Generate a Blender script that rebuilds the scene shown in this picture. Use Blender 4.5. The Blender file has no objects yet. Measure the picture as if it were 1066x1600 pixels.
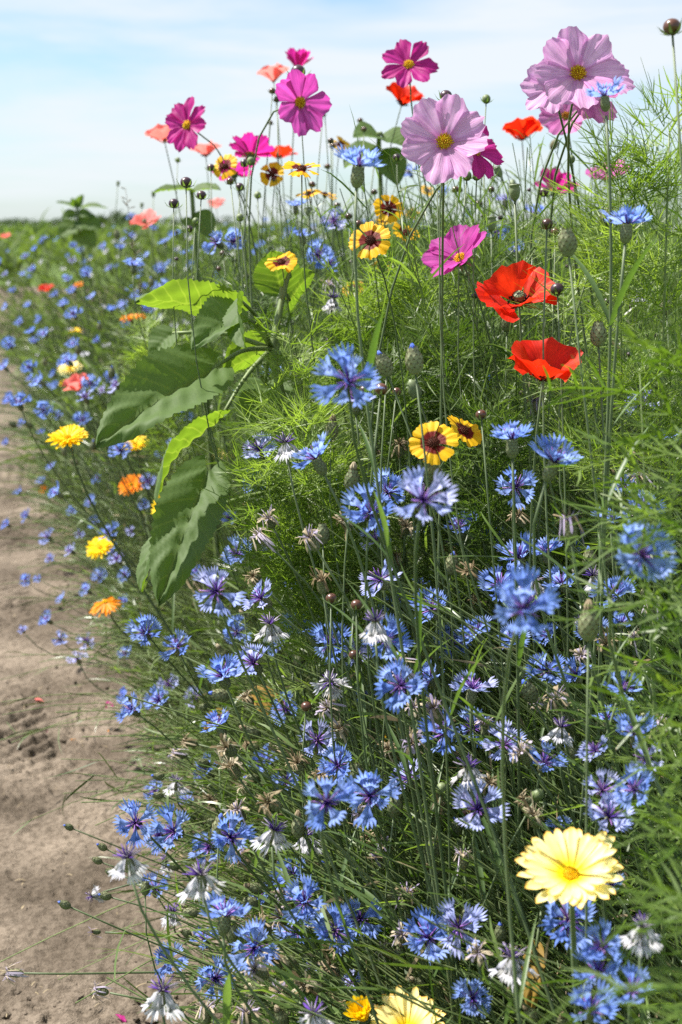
import bpy, math, random
import numpy as np
from mathutils import Vector, Matrix

random.seed(7)
RNG = np.random.default_rng(7)
scene = bpy.context.scene
COL = scene.collection

# ------------------------------------------------------------------ camera
CAM_H = 1.0
F = 2222.0                      # focal length in photograph pixels (50 mm on 36 mm)
PITCH = math.atan(448.0 / F)
cam_d = bpy.data.cameras.new('camera')
cam_d.lens = 50.0
cam_d.sensor_width = 36.0
cam_d.clip_start = 0.05
cam_d.clip_end = 4000.0
cam_d.dof.use_dof = True
cam_d.dof.focus_distance = 1.36
cam_d.dof.aperture_fstop = 10.0
cam = bpy.data.objects.new('camera', cam_d)
COL.objects.link(cam)
cam.location = (0, 0, CAM_H)
cam.rotation_euler = (math.pi / 2 - PITCH, 0, 0)
scene.camera = cam

# ------------------------------------------------------------------ light
SUN_EL = math.radians(57)
SUN_DIR = Vector((-0.84, 0.24, 0)).normalized() * math.cos(SUN_EL) + Vector((0, 0, math.sin(SUN_EL)))
world = bpy.data.worlds.new('World')
scene.world = world
world.use_nodes = True
wn, wl = world.node_tree.nodes, world.node_tree.links
wn.clear()
w_out = wn.new('ShaderNodeOutputWorld')
w_bg = wn.new('ShaderNodeBackground')
w_bg.inputs['Strength'].default_value = 0.10
sky = wn.new('ShaderNodeTexSky')
sky.sky_type = 'NISHITA'
sky.sun_disc = False
sky.sun_elevation = SUN_EL
sky.sun_rotation = math.atan2(SUN_DIR.x, SUN_DIR.y)
sky.air_density = 1.0
sky.dust_density = 0.6
sky.ozone_density = 1.2
tc = wn.new('ShaderNodeTexCoord')
mp = wn.new('ShaderNodeMapping')
mp.inputs['Scale'].default_value = (1.0, 1.0, 7.0)
mp.inputs['Rotation'].default_value = (0.0, 0.10, 0.3)
nz = wn.new('ShaderNodeTexNoise')
nz.inputs['Scale'].default_value = 2.2
nz.inputs['Detail'].default_value = 6.0
nz.inputs['Roughness'].default_value = 0.55
nz.inputs['Distortion'].default_value = 0.35
cr = wn.new('ShaderNodeValToRGB')
cr.color_ramp.elements[0].position = 0.40
cr.color_ramp.elements[0].color = (0.22, 0.22, 0.22, 1)
cr.color_ramp.elements[1].position = 0.60
cr.color_ramp.elements[1].color = (0.93, 0.93, 0.93, 1)
mx = wn.new('ShaderNodeMixRGB')
mx.inputs['Color2'].default_value = (3.70, 3.92, 4.10, 1)
wl.new(tc.outputs['Generated'], mp.inputs['Vector'])
wl.new(mp.outputs['Vector'], nz.inputs['Vector'])
wl.new(nz.outputs['Fac'], cr.inputs['Fac'])
wl.new(cr.outputs['Color'], mx.inputs['Fac'])
tn = wn.new('ShaderNodeMixRGB')
tn.blend_type = 'MULTIPLY'
tn.inputs['Fac'].default_value = 1.0
tn.inputs['Color2'].default_value = (.50, .62, .74, 1)
wl.new(sky.outputs['Color'], tn.inputs['Color1'])
wl.new(tn.outputs['Color'], mx.inputs['Color1'])
wl.new(mx.outputs['Color'], w_bg.inputs['Color'])
wl.new(w_bg.outputs['Background'], w_out.inputs['Surface'])

sun_d = bpy.data.lights.new('sun', 'SUN')
sun_d.energy = 5.0
sun_d.angle = math.radians(0.5)
sun_d.color = (1.0, 0.95, 0.87)
sun = bpy.data.objects.new('sun', sun_d)
COL.objects.link(sun)
sun.rotation_euler = (-SUN_DIR).to_track_quat('-Z', 'Y').to_euler()
sun.location = SUN_DIR * 30

scene.view_settings.view_transform = 'Standard'
scene.view_settings.look = 'None'
scene.view_settings.exposure = 1.28
scene.view_settings.gamma = 1.0
scene.view_settings.use_curve_mapping = False
scene.render.engine = 'CYCLES'
cy = scene.cycles
cy.max_bounces = 7
cy.diffuse_bounces = 4
cy.glossy_bounces = 2
cy.transmission_bounces = 5
cy.transparent_max_bounces = 4
cy.sample_clamp_indirect = 6.0
cy.use_denoising = False
cy.caustics_reflective = False
cy.caustics_refractive = False

# ------------------------------------------------------------------ helpers
CF = Vector((0, math.cos(PITCH), -math.sin(PITCH)))
CU = Vector((0, math.sin(PITCH), math.cos(PITCH)))


def P(u, v, d):
    """point seen at photograph pixel (u, v) at depth d metres"""
    return Vector((0, 0, CAM_H)) + CF * d + Vector((1, 0, 0)) * ((u - 533) / F * d) + CU * (-(v - 800) / F * d)


def G(u, v, z=0.0):
    """point of the ground seen at pixel (u, v)"""
    dr = CF + Vector((1, 0, 0)) * ((u - 533) / F) + CU * (-(v - 800) / F)
    t = (z - CAM_H) / dr.z
    return Vector((0, 0, CAM_H)) + dr * t


EDGE_Y = [0, .5, 1.65, 2.2, 2.9, 3.4, 4.0, 5, 6.3, 9, 14, 20, 60, 200]
EDGE_X = [.20, .12, -.04, -.17, -.38, -.53, -.70, -.97, -1.27, -1.95, -3.5, -6.0, -24, -90]


def edge(y):
    return np.interp(y, EDGE_Y, EDGE_X)


def top_h(s, y=9.0):
    s = np.asarray(s, float)
    return np.interp(s, [-.1, 0, .15, .4, .8, 1.4], [.10, .20, .40, .66, .90, .97]) + .12 * np.clip((s - .45) / .4, 0, 1) * np.clip((4.6 - np.asarray(y, float)) / 1.5, 0, 1)


def vnoise(x, y, seed=0):
    x = np.asarray(x, float); y = np.asarray(y, float)
    xi = np.floor(x).astype(np.int64); yi = np.floor(y).astype(np.int64)
    xf = x - xi; yf = y - yi

    def h(a, b):
        n = (a * 374761393 + b * 668265263 + seed * 1442695041) & 0x7fffffff
        n = ((n ^ (n >> 13)) * 1274126177) & 0x7fffffff
        return ((n ^ (n >> 16)) & 0xffff) / 65535.0
    sx = xf * xf * (3 - 2 * xf); sy = yf * yf * (3 - 2 * yf)
    a = h(xi, yi); b = h(xi + 1, yi); c = h(xi, yi + 1); d = h(xi + 1, yi + 1)
    return (a + (b - a) * sx) * (1 - sy) + (c + (d - c) * sx) * sy


def fbm(x, y, seed=0, octaves=4):
    t = 0; amp = .5
    for o in range(octaves):
        t = t + amp * vnoise(np.asarray(x) * 2 ** o, np.asarray(y) * 2 ** o, seed + o * 17)
        amp *= .5
    return t


# ---- mesh building
def mesh_np(name, verts, quads, mat, attrs=None, smooth=True):
    """verts (N,3), quads (M,4) arrays -> mesh"""
    me = bpy.data.meshes.new(name)
    n, m = len(verts), len(quads)
    me.vertices.add(n)
    me.vertices.foreach_set('co', np.asarray(verts, np.float32).ravel())
    me.loops.add(m * 4)
    me.loops.foreach_set('vertex_index', np.asarray(quads, np.int32).ravel())
    me.polygons.add(m)
    me.polygons.foreach_set('loop_start', np.arange(0, m * 4, 4, dtype=np.int32))
    me.polygons.foreach_set('loop_total', np.full(m, 4, np.int32))
    if smooth:
        me.polygons.foreach_set('use_smooth', np.ones(m, bool))
    if attrs:
        for k, a in attrs.items():
            at = me.attributes.new(k, 'FLOAT', 'POINT')
            at.data.foreach_set('value', np.asarray(a, np.float32))
    me.update(calc_edges=True)
    if mat is not None:
        me.materials.append(mat)
    return me


class MB:
    """collects vertices, faces, material slots and a leaf coordinate"""
    def __init__(self):
        self.v = []; self.f = []; self.m = []; self.lc = []

    def add(self, v, f, m=0, lc=None, M=None):
        o = len(self.v)
        if M is not None:
            v = [tuple(M @ Vector(p)) for p in v]
        self.v += [tuple(p) for p in v]
        self.f += [tuple(i + o for i in q) for q in f]
        self.m += [m] * len(f)
        self.lc += (lc if lc is not None else [(0, 0, 0)] * len(v))

    def mesh(self, name, mats, smooth=True):
        me = bpy.data.meshes.new(name)
        me.from_pydata(self.v, [], self.f)
        for mt in mats:
            me.materials.append(mt)
        me.polygons.foreach_set('material_index', np.array(self.m, np.int32))
        if smooth:
            me.polygons.foreach_set('use_smooth', np.ones(len(self.f), bool))
        at = me.attributes.new('lc', 'FLOAT_VECTOR', 'POINT')
        at.data.foreach_set('vector', np.array(self.lc, np.float32).ravel())
        me.update()
        return me


def sheet(nu, nw, fn, rnd=0.0):
    v = []; lc = []; f = []
    for i in range(nu):
        for j in range(nw):
            u = i / (nu - 1); w = j / (nw - 1) * 2 - 1
            v.append(fn(u, w)); lc.append((u, w, rnd))
    for i in range(nu - 1):
        for j in range(nw - 1):
            a = i * nw + j
            f.append((a, a + 1, a + nw + 1, a + nw))
    return v, f, lc


def lathe(profile, seg=10):
    v = []; f = []; lc = []
    n = len(profile)
    for i, (r, z) in enumerate(profile):
        for k in range(seg):
            a = 2 * math.pi * k / seg
            v.append((r * math.cos(a), r * math.sin(a), z)); lc.append((i / (n - 1), k / seg, 0))
    for i in range(n - 1):
        for k in range(seg):
            f.append((i * seg + k, i * seg + (k + 1) % seg, (i + 1) * seg + (k + 1) % seg, (i + 1) * seg + k))
    f.append(tuple(reversed(range(seg))))
    f.append(tuple((n - 1) * seg + k for k in range(seg)))
    return v, f, lc


def tube(pts, radii, seg=5):
    v = []; f = []; lc = []
    n = len(pts)
    pts = [Vector(p) for p in pts]
    ref = None
    for i in range(n):
        t = (pts[min(i + 1, n - 1)] - pts[max(i - 1, 0)])
        t = t.normalized() if t.length > 1e-9 else Vector((0, 0, 1))
        if ref is None:
            ref = t.orthogonal().normalized()
        ref = (ref - t * ref.dot(t))
        ref = ref.normalized() if ref.length > 1e-6 else t.orthogonal().normalized()
        b = t.cross(ref)
        for k in range(seg):
            a = 2 * math.pi * k / seg
            v.append(tuple(pts[i] + (ref * math.cos(a) + b * math.sin(a)) * radii[i])); lc.append((i / (n - 1), 0, 0))
    for i in range(n - 1):
        for k in range(seg):
            f.append((i * seg + k, i * seg + (k + 1) % seg, (i + 1) * seg + (k + 1) % seg, (i + 1) * seg + k))
    f.append(tuple(reversed(range(seg)))); f.append(tuple((n - 1) * seg + k for k in range(seg)))
    return v, f, lc


def bez(p0, p1, p2, p3, n):
    out = []
    for i in range(n):
        t = i / (n - 1); s = 1 - t
        out.append(p0 * s ** 3 + p1 * 3 * s * s * t + p2 * 3 * s * t * t + p3 * t ** 3)
    return out


def np_ribbons(pts, side, width):
    """pts (N,K,3), side (N,K,3) unit, width (N,K) -> verts, quads"""
    N, K, _ = pts.shape
    a = pts - side * width[..., None] * .5
    b = pts + side * width[..., None] * .5
    v = np.stack([a, b], 2).reshape(N * K * 2, 3)
    base = (np.arange(N) * K * 2)[:, None] + (np.arange(K - 1) * 2)[None, :]
    q = np.stack([base, base + 1, base + 3, base + 2], -1).reshape(-1, 4)
    return v, q


def np_tubes(pts, rad, S=3):
    N, K, _ = pts.shape
    t = np.gradient(pts, axis=1)
    t /= np.linalg.norm(t, axis=2, keepdims=True) + 1e-9
    r = np.cross(t, np.array([0.3, 1.0, 0.1]))
    r /= np.linalg.norm(r, axis=2, keepdims=True) + 1e-9
    b = np.cross(t, r)
    vs = []
    for k in range(S):
        a = 2 * math.pi * k / S
        vs.append(pts + (r * math.cos(a) + b * math.sin(a)) * rad[..., None])
    v = np.stack(vs, 2).reshape(-1, 3)
    base = (np.arange(N) * K * S)[:, None, None] + (np.arange(K - 1) * S)[None, :, None]
    k0 = np.arange(S)[None, None, :]; k1 = (np.arange(S) + 1) % S
    q = np.stack([base + k0, base + k1[None, None, :], base + S + k1[None, None, :], base + S + k0], -1).reshape(-1, 4)
    return v, q


def np_bez(p0, p1, p2, p3, K):
    t = np.linspace(0, 1, K)[None, :, None]; s = 1 - t
    return p0[:, None] * s ** 3 + p1[:, None] * 3 * s * s * t + p2[:, None] * 3 * s * t * t + p3[:, None] * t ** 3


def unit(a):
    return a / (np.linalg.norm(a, axis=-1, keepdims=True) + 1e-9)


# ---- objects
def link(name, data, parent=None, M=None):
    o = bpy.data.objects.new(name, data)
    COL.objects.link(o)
    if parent is not None:
        o.parent = parent
    if M is not None:
        o.matrix_basis = M
    return o


def tag(o, label=None, cat=None, group=None, kind=None):
    if label: o['label'] = label
    if cat: o['category'] = cat
    if group: o['group'] = group
    if kind: o['kind'] = kind
    return o


def thing(name, loc, label, cat, group=None):
    o = link(name, None)
    o.location = loc
    o.empty_display_size = .02
    return tag(o, label, cat, group)


# ------------------------------------------------------------------ materials
def new_mat(name):
    m = bpy.data.materials.new(name)
    m.use_nodes = True
    n = m.node_tree.nodes
    n.clear()
    return m, n, m.node_tree.links


def math_node(n, l, op, a, b=None):
    x = n.new('ShaderNodeMath'); x.operation = op
    for i, q in enumerate((a, b)):
        if q is None: continue
        if isinstance(q, (int, float)): x.inputs[i].default_value = q
        else: l.new(q, x.inputs[i])
    return x.outputs[0]


def mixc(n, l, fac, a, b, mode='MIX'):
    x = n.new('ShaderNodeMixRGB'); x.blend_type = mode
    for k, q in (('Fac', fac), ('Color1', a), ('Color2', b)):
        if isinstance(q, (int, float)): x.inputs[k].default_value = q
        elif isinstance(q, tuple): x.inputs[k].default_value = (*q, 1) if len(q) == 3 else q
        else: l.new(q, x.inputs[k])
    return x.outputs[0]


def ramp(n, l, fac, stops):
    r = n.new('ShaderNodeValToRGB')
    e = r.color_ramp.elements
    while len(e) < len(stops): e.new(.5)
    for el, (p, c) in zip(e, stops):
        el.position = p; el.color = (*c, 1) if len(c) == 3 else c
    l.new(fac, r.inputs['Fac'])
    return r.outputs['Color']


def plant_mat(name, c1, c2, trans=0.35, tcol=None, rough=0.5, spec=0.4, src='tint', streak=None, pattern=None, veins=None, bump=0.0, noise_scale=60.0, back=None):
    """leaf, stem and petal material: diffuse + translucent; c1..c2 vary from piece to piece"""
    m, n, l = new_mat(name)
    out = n.new('ShaderNodeOutputMaterial')
    pr = n.new('ShaderNodeBsdfPrincipled')
    pr.inputs['Roughness'].default_value = rough
    pr.inputs['Specular IOR Level'].default_value = spec
    if src == 'tint':
        a = n.new('ShaderNodeAttribute'); a.attribute_name = 'tint'; fac = a.outputs['Fac']
    else:
        a = n.new('ShaderNodeObjectInfo'); fac = a.outputs['Random']
    col = mixc(n, l, fac, c1, c2)
    tco = n.new('ShaderNodeTexCoord')
    no = n.new('ShaderNodeTexNoise'); no.inputs['Scale'].default_value = noise_scale; no.inputs['Detail'].default_value = 3
    l.new(tco.outputs['Object'], no.inputs['Vector'])
    col = mixc(n, l, 0.35, col, ramp(n, l, no.outputs['Fac'], [(0.3, (.55, .55, .55)), (.7, (1.25, 1.25, 1.25))]), 'MULTIPLY')
    hgt = no.outputs['Fac']
    if streak or pattern or veins:
        lca = n.new('ShaderNodeAttribute'); lca.attribute_name = 'lc'
        sp = n.new('ShaderNodeSeparateXYZ'); l.new(lca.outputs['Vector'], sp.inputs[0])
        U, W = sp.outputs['X'], sp.outputs['Y']
        if streak:
            cmb = n.new('ShaderNodeCombineXYZ')
            l.new(math_node(n, l, 'MULTIPLY', U, 1.5), cmb.inputs[0]); l.new(math_node(n, l, 'MULTIPLY', W, streak[0]), cmb.inputs[1])
            l.new(fac, cmb.inputs[2])
            n2 = n.new('ShaderNodeTexNoise'); n2.inputs['Scale'].default_value = 1.0; n2.inputs['Detail'].default_value = 2
            l.new(cmb.outputs[0], n2.inputs['Vector'])
            col = mixc(n, l, streak[2], col, ramp(n, l, n2.outputs['Fac'], [(0.35, streak[1]), (.6, (1.1, 1.1, 1.1))]), 'MULTIPLY')
            hgt = n2.outputs['Fac']
        if veins:      # midrib and side veins
            aw = math_node(n, l, 'ABSOLUTE', W)
            fr_ = math_node(n, l, 'FRACT', math_node(n, l, 'MULTIPLY', math_node(n, l, 'SUBTRACT', U, math_node(n, l, 'MULTIPLY', aw, .20)), 7.0))
            line = math_node(n, l, 'LESS_THAN', math_node(n, l, 'ABSOLUTE', math_node(n, l, 'SUBTRACT', fr_, .5)), .055)
            rib = math_node(n, l, 'LESS_THAN', aw, .045)
            col = mixc(n, l, math_node(n, l, 'MULTIPLY', math_node(n, l, 'MAXIMUM', line, rib), .55), col, veins)
        if pattern:
            ed = math_node(n, l, 'ADD', U, math_node(n, l, 'MULTIPLY', math_node(n, l, 'SUBTRACT', no.outputs['Fac'], .5), .12))
            for (p0, p1, c) in pattern:      # colour c laid on from p0 to p1 along the petal
                mr = n.new('ShaderNodeMapRange'); mr.inputs['From Min'].default_value = p0; mr.inputs['From Max'].default_value = p1
                l.new(ed, mr.inputs['Value'])
                col = mixc(n, l, mr.outputs[0], col, c)
    if back is not None:
        gm = n.new('ShaderNodeNewGeometry')
        colb = mixc(n, l, gm.outputs['Backfacing'], col, back)
    else:
        colb = col
    l.new(colb, pr.inputs['Base Color'])
    if bump:
        bp = n.new('ShaderNodeBump'); bp.inputs['Strength'].default_value = bump; bp.inputs['Distance'].default_value = 0.002
        l.new(hgt, bp.inputs['Height']); l.new(bp.outputs['Normal'], pr.inputs['Normal'])
    if trans > 0:
        tr = n.new('ShaderNodeBsdfTranslucent')
        if tcol is not None: l.new(mixc(n, l, 1.0, col, tcol, 'MULTIPLY'), tr.inputs['Color'])
        else: l.new(col, tr.inputs['Color'])
        mxs = n.new('ShaderNodeMixShader'); mxs.inputs[0].default_value = trans
        l.new(pr.outputs[0], mxs.inputs[1]); l.new(tr.outputs[0], mxs.inputs[2]); l.new(mxs.outputs[0], out.inputs['Surface'])
    else:
        l.new(pr.outputs[0], out.inputs['Surface'])
    return m


TG = (1.5, 1.6, .6)   # light through a leaf is yellower than light off it
M = {}
M['stem_mass'] = plant_mat('stem_mass', (.042, .072, .016), (.180, .235, .090), .12, TG, .38, .5)
M['leaf_mass'] = plant_mat('leaf_mass', (.038, .080, .010), (.175, .250, .070), .42, TG, .38, .55)
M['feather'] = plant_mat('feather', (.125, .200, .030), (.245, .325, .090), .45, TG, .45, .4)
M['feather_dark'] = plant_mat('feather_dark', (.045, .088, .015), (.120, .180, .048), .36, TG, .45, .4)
M['coarse'] = plant_mat('coarse', (.062, .118, .012), (.140, .200, .045), .42, TG, .42, .45)
M['far_leaf'] = plant_mat('far_leaf', (.060, .105, .022), (.140, .190, .060), .42, TG, .55, .3)
M['dead'] = plant_mat('dead', (.20, .15, .085), (.38, .31, .20), .25, None, .8, .1)
M['stem'] = plant_mat('stem', (.075, .110, .045), (.135, .175, .085), .08, TG, .5, .4, src='obj')
M['stalk'] = plant_mat('stalk', (.14, .195, .060), (.18, .235, .085), .12, TG, .5, .4, src='obj')
M['stem_brown'] = plant_mat('stem_brown', (.070, .060, .030), (.11, .085, .045), .0, None, .5, .4, src='obj')
M['leaf'] = plant_mat('leaf', (.070, .125, .035), (.14, .205, .080), .38, TG, .45, .45, src='obj')
M['blue'] = plant_mat('blue', (.165, .280, .80), (.330, .450, .91), .56, (1.15, 1.15, 1.05), .55, .25, src='obj', streak=(6, (.72, .74, .85), .7))
M['pale'] = plant_mat('pale', (.32, .40, .82), (.52, .53, .84), .42, None, .55, .25, src='obj', streak=(6, (.78, .78, .9), .6))
M['white'] = plant_mat('white', (.58, .58, .66), (.70, .68, .68), .40, None, .6, .2, src='obj', streak=(6, (.72, .72, .86), .6))
M['violet'] = plant_mat('violet', (.085, .040, .30), (.16, .065, .42), .25, None, .5, .3, src='obj')
M['violet_pink'] = plant_mat('violet_pink', (.36, .16, .55), (.46, .24, .62), .25, None, .5, .3, src='obj')
M['calyx'] = plant_mat('calyx', (.12, .14, .070), (.20, .215, .115), .0, None, .55, .35, src='obj', bump=.5, noise_scale=300)
M['scale'] = plant_mat('scale', (.15, .175, .090), (.24, .25, .14), .1, None, .5, .4, src='obj', pattern=[(.62, .92, (.075, .040, .022))])
M['brown_bud'] = plant_mat('brown_bud', (.055, .022, .012), (.11, .042, .022), .0, None, .28, .6, src='obj', streak=(10, (.45, .4, .4), .6))
M['dark_bud'] = plant_mat('dark_bud', (.030, .012, .022), (.055, .022, .032), .0, None, .35, .5, src='obj')
M['green_bud'] = plant_mat('green_bud', (.11, .15, .055), (.18, .22, .10), .0, None, .5, .4, src='obj', streak=(12, (.6, .62, .55), .7), bump=.3)
M['spent'] = plant_mat('spent', (.30, .23, .14), (.50, .43, .31), .3, None, .8, .1, src='obj')
M['spent_violet'] = plant_mat('spent_violet', (.32, .27, .40), (.48, .42, .52), .3, None, .8, .1, src='obj')
M['pink'] = plant_mat('pink', (.72, .39, .67), (.77, .46, .72), .48, (1.05, 1.0, 1.05), .5, .25, src='obj', streak=(9, (.80, .62, .82), .75), bump=.35, pattern=[(.30, .04, (.62, .20, .52))])
M['pink2'] = plant_mat('pink2', (.62, .19, .46), (.68, .25, .52), .48, (1.05, 1.0, 1.05), .5, .25, src='obj', streak=(9, (.78, .6, .8), .75), bump=.35)
M['magenta'] = plant_mat('magenta', (.46, .018, .22), (.60, .035, .32), .50, (1.25, 1.0, 1.15), .5, .25, src='obj', streak=(9, (.62, .45, .6), .7), bump=.35)
M['magenta2'] = plant_mat('magenta2', (.50, .060, .34), (.60, .10, .44), .50, (1.2, 1.0, 1.15), .5, .25, src='obj', streak=(9, (.62, .45, .6), .7), bump=.35)
M['red'] = plant_mat('red', (.72, .018, .006), (.82, .035, .010), .50, (1.15, 1.5, 1.0), .5, .25, src='obj', streak=(14, (.75, .6, .5), .6), bump=.35)
M['salmon'] = plant_mat('salmon', (.82, .17, .14), (.86, .30, .28), .50, (1.08, 1.1, 1.1), .5, .25, src='obj', streak=(12, (.85, .8, .8), .6), bump=.35)
M['poppy_dark'] = plant_mat('poppy_dark', (.012, .008, .010), (.03, .018, .02), .0, None, .7, .2, src='obj')
M['capsule'] = plant_mat('capsule', (.14, .18, .09), (.20, .24, .13), .0, None, .5, .35, src='obj', bump=.2)
M['coreopsis'] = plant_mat('coreopsis', (.84, .46, .006), (.88, .54, .012), .42, (1.1, 1.0, .8), .5, .25, src='obj', streak=(8, (.85, .78, .6), .5), bump=.3, pattern=[(.46, .38, (.16, .008, .004))])
M['core_disc'] = plant_mat('core_disc', (.055, .012, .006), (.09, .02, .008), .0, None, .7, .2, src='obj')
M['disc'] = plant_mat('disc', (.50, .22, .012), (.66, .33, .02), .15, None, .7, .2, src='obj', noise_scale=400)
M['disc_tip'] = plant_mat('disc_tip', (.85, .58, .02), (.88, .66, .03), .15, None, .6, .2, src='obj')
M['disc_dark'] = plant_mat('disc_dark', (.20, .08, .012), (.28, .12, .02), .1, None, .7, .2, src='obj')
M['calendula'] = plant_mat('calendula', (.88, .62, .006), (.91, .70, .012), .40, (1.05, 1.0, .8), .5, .25, src='obj', streak=(6, (.9, .85, .7), .5))
M['calendula_orange'] = plant_mat('calendula_orange', (.82, .27, .006), (.86, .35, .012), .40, None, .5, .25, src='obj', streak=(6, (.9, .85, .7), .5))
M['calendula_pale'] = plant_mat('calendula_pale', (.89, .80, .34), (.91, .84, .46), .40, (1.05, 1.0, .8), .5, .25, src='obj', streak=(6, (.93, .88, .75), .5), pattern=[(.52, .12, (.92, .72, .012)), (.93, 1.02, (.88, .50, .06))])
M['sun_leaf'] = plant_mat('sun_leaf', (.070, .120, .030), (.100, .155, .042), .48, (2.1, 2.2, .45), .62, .30, src='obj', veins=(.16, .21, .085), bump=.6, noise_scale=45, back=(.10, .16, .050))
M['wood'] = plant_mat('wood', (.09, .07, .05), (.12, .09, .06), .0, None, .9, .1, src='obj')
M['tree_leaf'] = plant_mat('tree_leaf', (.030, .055, .020), (.065, .105, .035), .2, TG, .6, .2)

M['yellowed'] = plant_mat('yellowed', (.30, .20, .04), (.38, .22, .05), .45, None, .6, .2, src='obj', noise_scale=90)

# soil
def soil_mat():
    m, n, l = new_mat('soil')
    out = n.new('ShaderNodeOutputMaterial'); pr = n.new('ShaderNodeBsdfPrincipled')
    pr.inputs['Roughness'].default_value = .95; pr.inputs['Specular IOR Level'].default_value = .12
    g = n.new('ShaderNodeNewGeometry')
    n1 = n.new('ShaderNodeTexNoise'); n1.inputs['Scale'].default_value = 3.5; n1.inputs['Detail'].default_value = 6
    n2 = n.new('ShaderNodeTexNoise'); n2.inputs['Scale'].default_value = 90; n2.inputs['Detail'].default_value = 5; n2.inputs['Roughness'].default_value = .7
    n3 = n.new('ShaderNodeTexNoise'); n3.inputs['Scale'].default_value = 420; n3.inputs['Detail'].default_value = 3
    for q in (n1, n2, n3): l.new(g.outputs['Position'], q.inputs['Vector'])
    c = ramp(n, l, n1.outputs['Fac'], [(.40, (.105, .084, .063)), (.60, (.200, .163, .126))])
    c = mixc(n, l, .6, c, ramp(n, l, n2.outputs['Fac'], [(.40, (.55, .53, .51)), (.56, (1.12, 1.12, 1.12))]), 'MULTIPLY')
    c = mixc(n, l, .4, c, ramp(n, l, n3.outputs['Fac'], [(.40, (.45, .45, .45)), (.58, (1.25, 1.25, 1.25))]), 'MULTIPLY')
    l.new(c, pr.inputs['Base Color'])
    bp = n.new('ShaderNodeBump'); bp.inputs['Strength'].default_value = .8; bp.inputs['Distance'].default_value = .006
    ad = math_node(n, l, 'ADD', n2.outputs['Fac'], math_node(n, l, 'MULTIPLY', n3.outputs['Fac'], .5))
    l.new(ad, bp.inputs['Height']); l.new(bp.outputs['Normal'], pr.inputs['Normal'])
    l.new(pr.outputs[0], out.inputs['Surface'])
    return m


M['soil'] = soil_mat()
M['field'] = plant_mat('field', (.075, .120, .030), (.10, .15, .04), .0, None, .9, .1, src='obj', noise_scale=.8)

# ------------------------------------------------------------------ the setting: ground and path
me = mesh_np('ground', [(-900, -200, -.06), (900, -200, -.06), (900, 1500, -.06), (-900, 1500, -.06)], [(0, 1, 2, 3)], M['field'], smooth=False)
tag(link('ground', me), kind='structure')


def soil_z(x, y):
    z = (fbm(x * 2.2, y * 2.2, 3, 3) - .45) * .030 + (fbm(x * 11, y * 11, 5, 3) - .45) * .026
    rough = np.clip((vnoise(x * 3.1 + 4, y * 3.1, 9) - .28) * 2.4, 0, 1)
    z = z + rough * (fbm(x * 48, y * 48, 11, 3) - .42) * .024 + (fbm(x * 110, y * 110, 21, 2) - .4) * .0095
    lump = np.clip(vnoise(x * 70, y * 70, 31) - .80, 0, 1) * rough
    z = z + lump * .06
    # tyre tread: herringbone bars pressed in along a track that follows the bed
    for off, wd, ph in ((-.22, .12, 0.), (-.62, .15, .3)):
        c = x - (edge(y) + off) - .04 * np.sin(y * 1.7 + ph * 9)
        inn = np.clip(1 - (np.abs(c) / wd) ** 6, 0, 1)
        bar = np.sin((y * 1.0 + np.abs(c) * 1.1 + ph) * 2 * math.pi / .052)
        fade = np.clip((vnoise(x * 4 + 7, y * 2.6 + ph, 41) - .40) * 4, 0, 1)
        z = z + inn * fade * (np.clip(bar * 2, -1, 1) * .0055 - .007)
    return z


ty = np.concatenate([np.geomspace(1.30, 5.5, 640)[:-1], np.geomspace(5.5, 24, 90)])
rows = len(ty)
tt = np.concatenate([np.linspace(-.85, -.29, 30)[:-1], np.linspace(-.29, .02, 190), np.linspace(.02, .34, 24)[1:]])
YY, TT = np.meshgrid(ty, tt, indexing='ij')
XX = TT * YY
ZZ = soil_z(XX, YY)
nc = len(tt)
idx = (np.arange(rows - 1)[:, None] * nc + np.arange(nc - 1)[None, :])
q = np.stack([idx, idx + 1, idx + nc + 1, idx + nc], -1).reshape(-1, 4)
me = mesh_np('path', np.stack([XX, YY, ZZ], -1).reshape(-1, 3), q, M['soil'])
tag(link('path', me), kind='structure')

# loose clods of soil, straw litter
def scatter_path(n, y0, y1, xoff):
    y = np.exp(RNG.uniform(math.log(y0), math.log(y1), n)); x = edge(y) + RNG.uniform(xoff, .12, n)
    return x, y


ico_v = np.array([(0, 0, 1), (.894, 0, .447), (.276, .851, .447), (-.724, .526, .447), (-.724, -.526, .447), (.276, -.851, .447), (.724, .526, -.447), (-.276, .851, -.447), (-.894, 0, -.447), (-.276, -.851, -.447), (.724, -.526, -.447), (0, 0, -1)])
ico_f = [(0, 1, 2), (0, 2, 3), (0, 3, 4), (0, 4, 5), (0, 5, 1), (1, 6, 2), (2, 7, 3), (3, 8, 4), (4, 9, 5), (5, 10, 1), (6, 7, 2), (7, 8, 3), (8, 9, 4), (9, 10, 5), (10, 6, 1), (11, 7, 6), (11, 8, 7), (11, 9, 8), (11, 10, 9), (11, 6, 10)]
mb = MB()
x, y = scatter_path(5200, 1.5, 7, -1.3)
keep = RNG.uniform(0, 1, len(x)) < np.clip((vnoise(x * 3.1 + 4, y * 3.1, 9) - .36) * 3.5, .06, 1)
for px, py, pz in zip(x[keep], y[keep], soil_z(x[keep], y[keep])):
    r = .0016 + .0062 * random.random() ** 4
    jit = RNG.uniform(.65, 1.35, (12, 1)) * ico_v * r * np.array([1.1, 1.1, .75])
    mb.add([tuple(a + (px, py, pz + r * .05)) for a in jit], ico_f)
tag(link('soil_clods', mb.mesh('soil_clods', [M['soil']], smooth=False)), 'loose brown crumbs of soil scattered over the bare path', 'soil', kind='stuff')

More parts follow.
